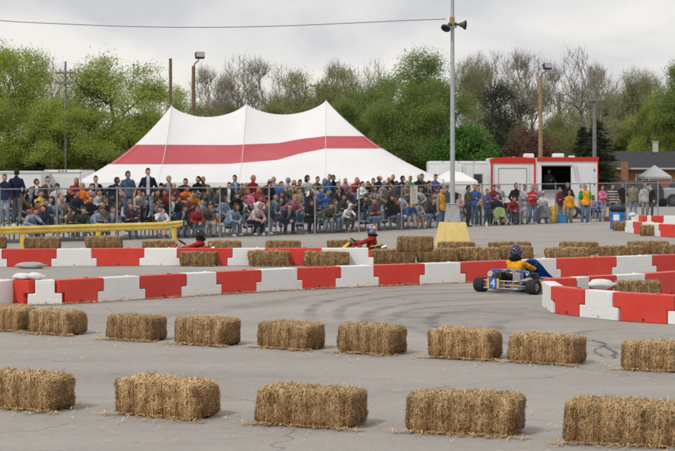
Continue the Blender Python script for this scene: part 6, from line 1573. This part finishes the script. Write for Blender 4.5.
def rl(rs, n, R_, z0, z1, sub=.45, top=1):
    out = []
    for i in range(n):
        a = rs.uniform(0, 2*PI); z = z0+(z1-z0)*rs.rand(); k = math.sin(PI*min(1, max(.12, (z-z0)/(z1-z0)*.80+.14)))*R_*rs.uniform(.35, .85)
        out.append((k*math.cos(a), k*math.sin(a), z, R_*sub*rs.uniform(.7,1.2), R_*sub*rs.uniform(.7,1.2), R_*sub*rs.uniform(.6,1.1)))
    return out
TT = {}
def proto(key, *a, **k): TT[key] = make_tree(key, *a, **k)
rs = np.random.RandomState(3)
proto('bright1', 21, 10, rl(rs, 30, 4.3, 2.4, 9.3, .27), 2.0, 760, L_BR, 52000, .105, .31, BARKD, .20, twigs=900, twl=.6, limbr=.009)
proto('bright2', 22, 10, rl(rs, 28, 4.0, 2.2, 9.4, .27), 1.8, 700, L_BR, 48000, .105, .31, BARKD, .18, twigs=800, twl=.6, limbr=.009)
proto('mid1', 23, 11, rl(rs, 22, 3.5, 2.2, 10.8, .32), 2.2, 600, L_MID, 44000, .12, .36, BARK, .20, twigs=400, limbr=.01)
proto('mid2', 24, 10, rl(rs, 20, 3.8, 1.6, 9.6, .34), 1.8, 560, L_MID, 42000, .12, .38, BARK, .2, twigs=400, limbr=.01)
proto('olive1', 25, 10, rl(rs, 11, 3.2, 1.8, 10, .45), 1.8, 500, L_OL, 24000, .11, .36, BARK, .17, twigs=900, twl=.8, limbr=.011)
proto('olive2', 26, 9, rl(rs, 9, 3.0, 1.4, 9, .48), 1.4, 450, L_OL, 22000, .11, .36, BARK, .16, twigs=900, twl=.8, limbr=.011)
proto('bare1', 27, 12, rl(rs, 12, 3.2, 3.0, 12, .5), 3.2, 420, L_BUD, 2600, .10, .3, BARKL, .17, twigs=1500, twl=1.0, limbr=.013)
proto('bare2', 28, 12, rl(rs, 10, 2.6, 2.5, 12, .5), 3.0, 380, L_BUD, 4200, .10, .3, BARKL, .16, twigs=1400, twl=1.0, limbr=.013)
proto('sparse', 29, 12, rl(rs, 12, 3.2, 3, 12, .48), 3.0, 560, L_OL, 11000, .12, .30, BARKL, .17, twigs=2200, twl=1.0, limbr=.011)
proto('shrub', 30, 4, [(0,0,2.0,2.2,1.6,1.7),(-1.3,0,1.5,1.2,1.2,1.4),(1.3,.2,1.5,1.3,1.2,1.4),(.3,0,3.1,1.2,1.1,1.0)], .4, 300, L_LUSH, 20000, .15, .24, BARK, .08)
proto('under', 31, 5, [(0,0,2.2,2.6,1.6,2.3),(-1.8,0,1.6,1.5,1.2,1.6),(1.8,.2,1.7,1.5,1.2,1.7),(.6,0,3.9,1.4,1.1,1.2),(-1,0,3.6,1.1,1,1.2)], .3, 360, L_BN, 14000, .19, .32, BARK, .08, twigs=900, twl=.8)
proto('darkbush', 32, 4, [(0,0,1.6,2.4,1.5,1.6),(-1.8,0,1.1,1.4,1.2,1.2),(1.8,.2,1.2,1.5,1.2,1.2)], .3, 300, L_DK, 15000, .17, .27, BARKD, .07)
proto('redbush', 33, 6, [(0,0,3.2,2.6,1.8,2.2),(-1.6,0,2.4,1.4,1.2,1.6),(1.7,.2,2.4,1.4,1.2,1.6),(0,0,4.8,1.4,1.1,1.0)], .8, 380, L_RED, 14000, .15, .28, BARK, .1, twigs=1200, twl=.8)
def conifer(seed, H, Rb):
    rs = np.random.RandomState(seed); V = []; Q = []; 
    tm = MB(); tm.tube((0,0,0),(0,0,H*.97), H*.018, .02, 8)
    C = []; U = []
    for k in range(260):
        z = H*(.10+.88*(k/260)**.9); L = Rb*(1-(z/H))**.75*rs.uniform(.6, 1.1)+.12; a = rs.uniform(0, 2*PI); d = np.array([math.cos(a), math.sin(a), -.12]); tm.tube((0,0,z), tuple(np.array([0,0,z])+d*L*.9), .02, .006, 4, cap=False)
        n_ = int(60*L)+8; t = rs.rand(n_)**.7; C.append(np.array([0,0,z])+d*(t*L)[:, None]+rs.normal(size=(n_, 3))*.10*np.array([1,1,.6])*(1.2-t)[:, None]*1.5); U.append(np.tile(d, (n_, 1))+rs.normal(size=(n_, 3))*.5)
    C = np.vstack(C); U = np.vstack(U); U /= np.linalg.norm(U, axis=1)[:, None]; W_ = np.cross(U, rs.normal(size=U.shape)); W_ /= np.linalg.norm(W_, axis=1)[:, None]; n_ = len(C); s = rs.uniform(.10, .24, n_)[:, None]
    LV = np.stack([C-U*s*.5, C+W_*s*.22, C+U*s*.5, C-W_*s*.22], 1).reshape(-1, 3); t = tm.mesh('conifer_trunk'); t.materials.append(BARKD)
    return t, npmesh('conifer_crown', LV, np.arange(n_*4).reshape(-1, 4), [L_CON], rnd=rs.rand(n_)*.8)
proto('dark1', 41, 10, rl(rs, 18, 2.4, 2.2, 10, .40), 2.0, 460, L_CON, 13000, .13, .34, BARKD, .16, twigs=900, twl=.8, limbr=.011)
TT['conifer'] = conifer(5, 9.0, 2.7)
def put(key, px, s, sc, label, name='tree', group=None, rz=None, cat=None, zs=None):
    t, c = TT[key]; p = at_s(px, s); e = empty(name, p, random.uniform(0, 6.28) if rz is None else rz, label, cat or ('tree' if 'bush' not in name and 'shrub' not in name else 'bush'), group); e.scale = (sc, sc, zs or sc)
    obj('trunk', t, e)
    if c: obj('crown', c, e)
    return e
GT = 'trees behind the tent'
def H_for(ytop, s): return CH+(HY-ytop)/s
HN = {k: (max(np.array([v.co.z for v in (TT[k][1] or TT[k][0]).vertices]).max(), np.array([v.co.z for v in TT[k][0].vertices]).max()*.99)) for k in TT}
def put_top(key, px, s, ytop, label, name, wid=1.0, group=GT, rz=None):
    zs = H_for(ytop, s)/HN[key]; return put(key, px, s, zs*wid, label, name, group, rz, zs=zs)
T_ = [
 ('bright1',112,17.4,44,'large bright yellow-green tree in young leaf behind the left end of the tent','deciduous_tree',1.2),
 ('bright2',8,16.8,34,'bright yellow-green tree cut by the left edge','deciduous_tree',1.0),
 ('bright2',60,15.2,88,'bright green tree between the two large left ones, behind the crossarm pole','deciduous_tree',.95),
 ('bright1',-30,17.6,52,'bright green tree mostly beyond the left edge','deciduous_tree',1.0),
 ('bright2',160,15.5,76,'bright green tree right behind the brown pole','deciduous_tree',.8),
 ('bare1',45,12.5,50,'bare tree rising above the left green trees','bare_tree',1.0),
 ('bare2',207,13.5,62,'bare pale tree beside the boxy floodlight','bare_tree',.9),
 ('bare1',238,13,48,'bare pale tree above the first tent valley','bare_tree',1.0),
 ('bare2',262,12.6,54,'bare tree left of the middle tent peak','bare_tree',1.0),
 ('bare2',222,12.2,70,'low bare tree behind the floodlight','bare_tree',.9),
 ('bare1',283,12,58,'bare tree above the second tent valley','bare_tree',.9),
 ('olive2',196,14,96,'low olive green tree above the left tent slope','deciduous_tree',1.0),
 ('olive2',268,14,95,'olive green tree behind the middle tent peak','deciduous_tree',1.1),
 ('olive1',300,13.6,66,'yellowish olive tree left of the right tent peak','deciduous_tree',.9),
 ('olive2',322,14.2,72,'olive tree directly behind the right tent peak','deciduous_tree',.9),
 ('bare2',336,12,58,'bare tree top poking out above the right tent peak','bare_tree',.9),
 ('olive1',348,13.8,62,'olive green tree right of the right tent peak','deciduous_tree',.9),
 ('mid2',366,14.2,78,'mid green tree above the right tent slope','deciduous_tree',1.0),
 ('mid1',384,13.8,68,'mid green tree left of the tall one beside the pole','deciduous_tree',.95),
 ('bare1',374,12,52,'bare tree among the green ones right of the tent peaks','bare_tree',.8),
 ('mid1',421,14.6,42,'tall rich green tree just left of the speaker pole','deciduous_tree',1.05),
 ('mid2',404,14.9,74,'green tree in front of the tall one beside the pole','deciduous_tree',1.0),
 ('mid2',440,14.9,70,'green tree directly behind the speaker pole','deciduous_tree',.9),
 ('sparse',465,13.5,52,'thinly leaved tree just right of the speaker pole','deciduous_tree',.85),
 ('sparse',478,13,46,'thin tree with sparse young leaves, second right of the pole','deciduous_tree',.75),
 ('bare1',492,12.6,44,'bare tree above the dark conifer','bare_tree',.85),
 ('bare2',520,12.8,46,'bare tree left of the tan floodlight pole','bare_tree',.95),
 ('bare1',533,12.2,47,'bare tree behind the tan floodlight pole','bare_tree',.9),
 ('bare2',556,12.5,60,'low bare tree right of the tan floodlight pole','bare_tree',.8),
 ('bare1',581,13.4,40,'tallest bare spreading tree, above the right end of the trailers','bare_tree',1.02),
 ('bare2',600,10.5,60,'bare tree right of the tallest bare one','bare_tree',.8),
 ('olive2',607,9.6,92,'olive tree left of the house roof','deciduous_tree',.9),
 ('sparse',634,9.6,62,'thinly leaved light green tree above the house','deciduous_tree',1.0),
 ('bright2',628,9.4,92,'light green tree behind the house roof','deciduous_tree',.9),
 ('bright1',654,9.8,88,'yellow-green tree behind the house chimney','deciduous_tree',.8),
 ('mid1',684,9.9,54,'green tree cut by the right edge','deciduous_tree',1.05),
 ('sparse',648,9.0,64,'sparse tree left of the one cut by the right edge','deciduous_tree',.8),
 ('mid2',716,9.8,58,'green tree beyond the right edge','deciduous_tree',1.0),
 ('shrub',463,15.4,121,'rounded lush green shrub right of the speaker pole','shrub',1.05),
 ('redbush',529,14.9,116,'reddish brown budding bush left of the tan pole','bush',1.0),
 ('darkbush',32,17.2,143,'dark green bush behind the left trailer','bush',1.2),
 ('darkbush',2,17.0,146,'dark green bush at the left edge above the trailer','bush',1.0),
]
for key, px, s, yt, lab, nm, wd in T_: put_top(key, px, s, yt, lab, nm, wd, GT if 'tree' in nm else 'bushes behind the tent')
put_top('bright2', 88, 17.7, 100, 'low yellow-green tree in front of the large one left of the tent', 'deciduous_tree', 1.25)
put_top('bright2', 143, 17.0, 106, 'low yellow-green tree directly behind the left tent slope', 'deciduous_tree', 1.1)
put_top('bright1', 34, 17.6, 92, 'low bright green tree between the left edge tree and the crossarm pole', 'deciduous_tree', 1.2)
put_top('mid1', 232, 13.2, 100, 'low green tree behind the first tent valley', 'deciduous_tree', 1.1)
put_top('mid2', 292, 13.4, 92, 'green tree behind the second tent valley', 'deciduous_tree', 1.1)
put_top('mid1', 345, 14.6, 92, 'green tree low behind the right tent slope', 'deciduous_tree', 1.1)
put_top('bright1', 612, 9.5, 82, 'yellow-green tree left of the thinly leaved one above the house', 'deciduous_tree', 1.0)
put_top('bright1', 668, 9.4, 78, 'yellow-green tree between the chimney and the right edge', 'deciduous_tree', 1.0)
put_top('dark1', 502, 14.2, 76, 'dark sparsely leaved tree left of the reddish bush', 'deciduous_tree', .95)
put_top('conifer', 597, 14.8, 118, 'dark evergreen behind the right end of the trailers', 'conifer', 1.3)
put_top('conifer', 583, 13.8, 126, 'dark evergreen peeping over the open counter trailer', 'conifer', 1.2)
put_top('olive2', 512, 13.6, 112, 'low olive tree between the evergreen and the reddish bush', 'deciduous_tree', .9)
put_top('olive2', 555, 13.9, 108, 'low olive tree right of the reddish bush', 'deciduous_tree', .9)
put_top('olive1', 486, 13.4, 104, 'low olive tree right of the lush shrub', 'deciduous_tree', .9)
put_top('mid2', 570, 12.9, 104, 'low green tree behind the roof vents of the trailers', 'deciduous_tree', .9)
# undergrowth closing the tree line
us = [(-30,128),(20,126),(58,124),(96,128),(140,124),(180,120),(214,116),(250,112),(286,112),(318,108),(352,110),(386,112),(418,112),(450,118),(488,124),(520,120),(552,118),(584,124),(616,128),(650,126),(690,124)]
for i, (px, yt) in enumerate(us):
    put_top('under', px, 12.4 if px < 590 else 9.2, yt, 'brown and olive undergrowth thicket at the foot of the distant trees', 'thicket', 1.25, 'thickets under the tree line')
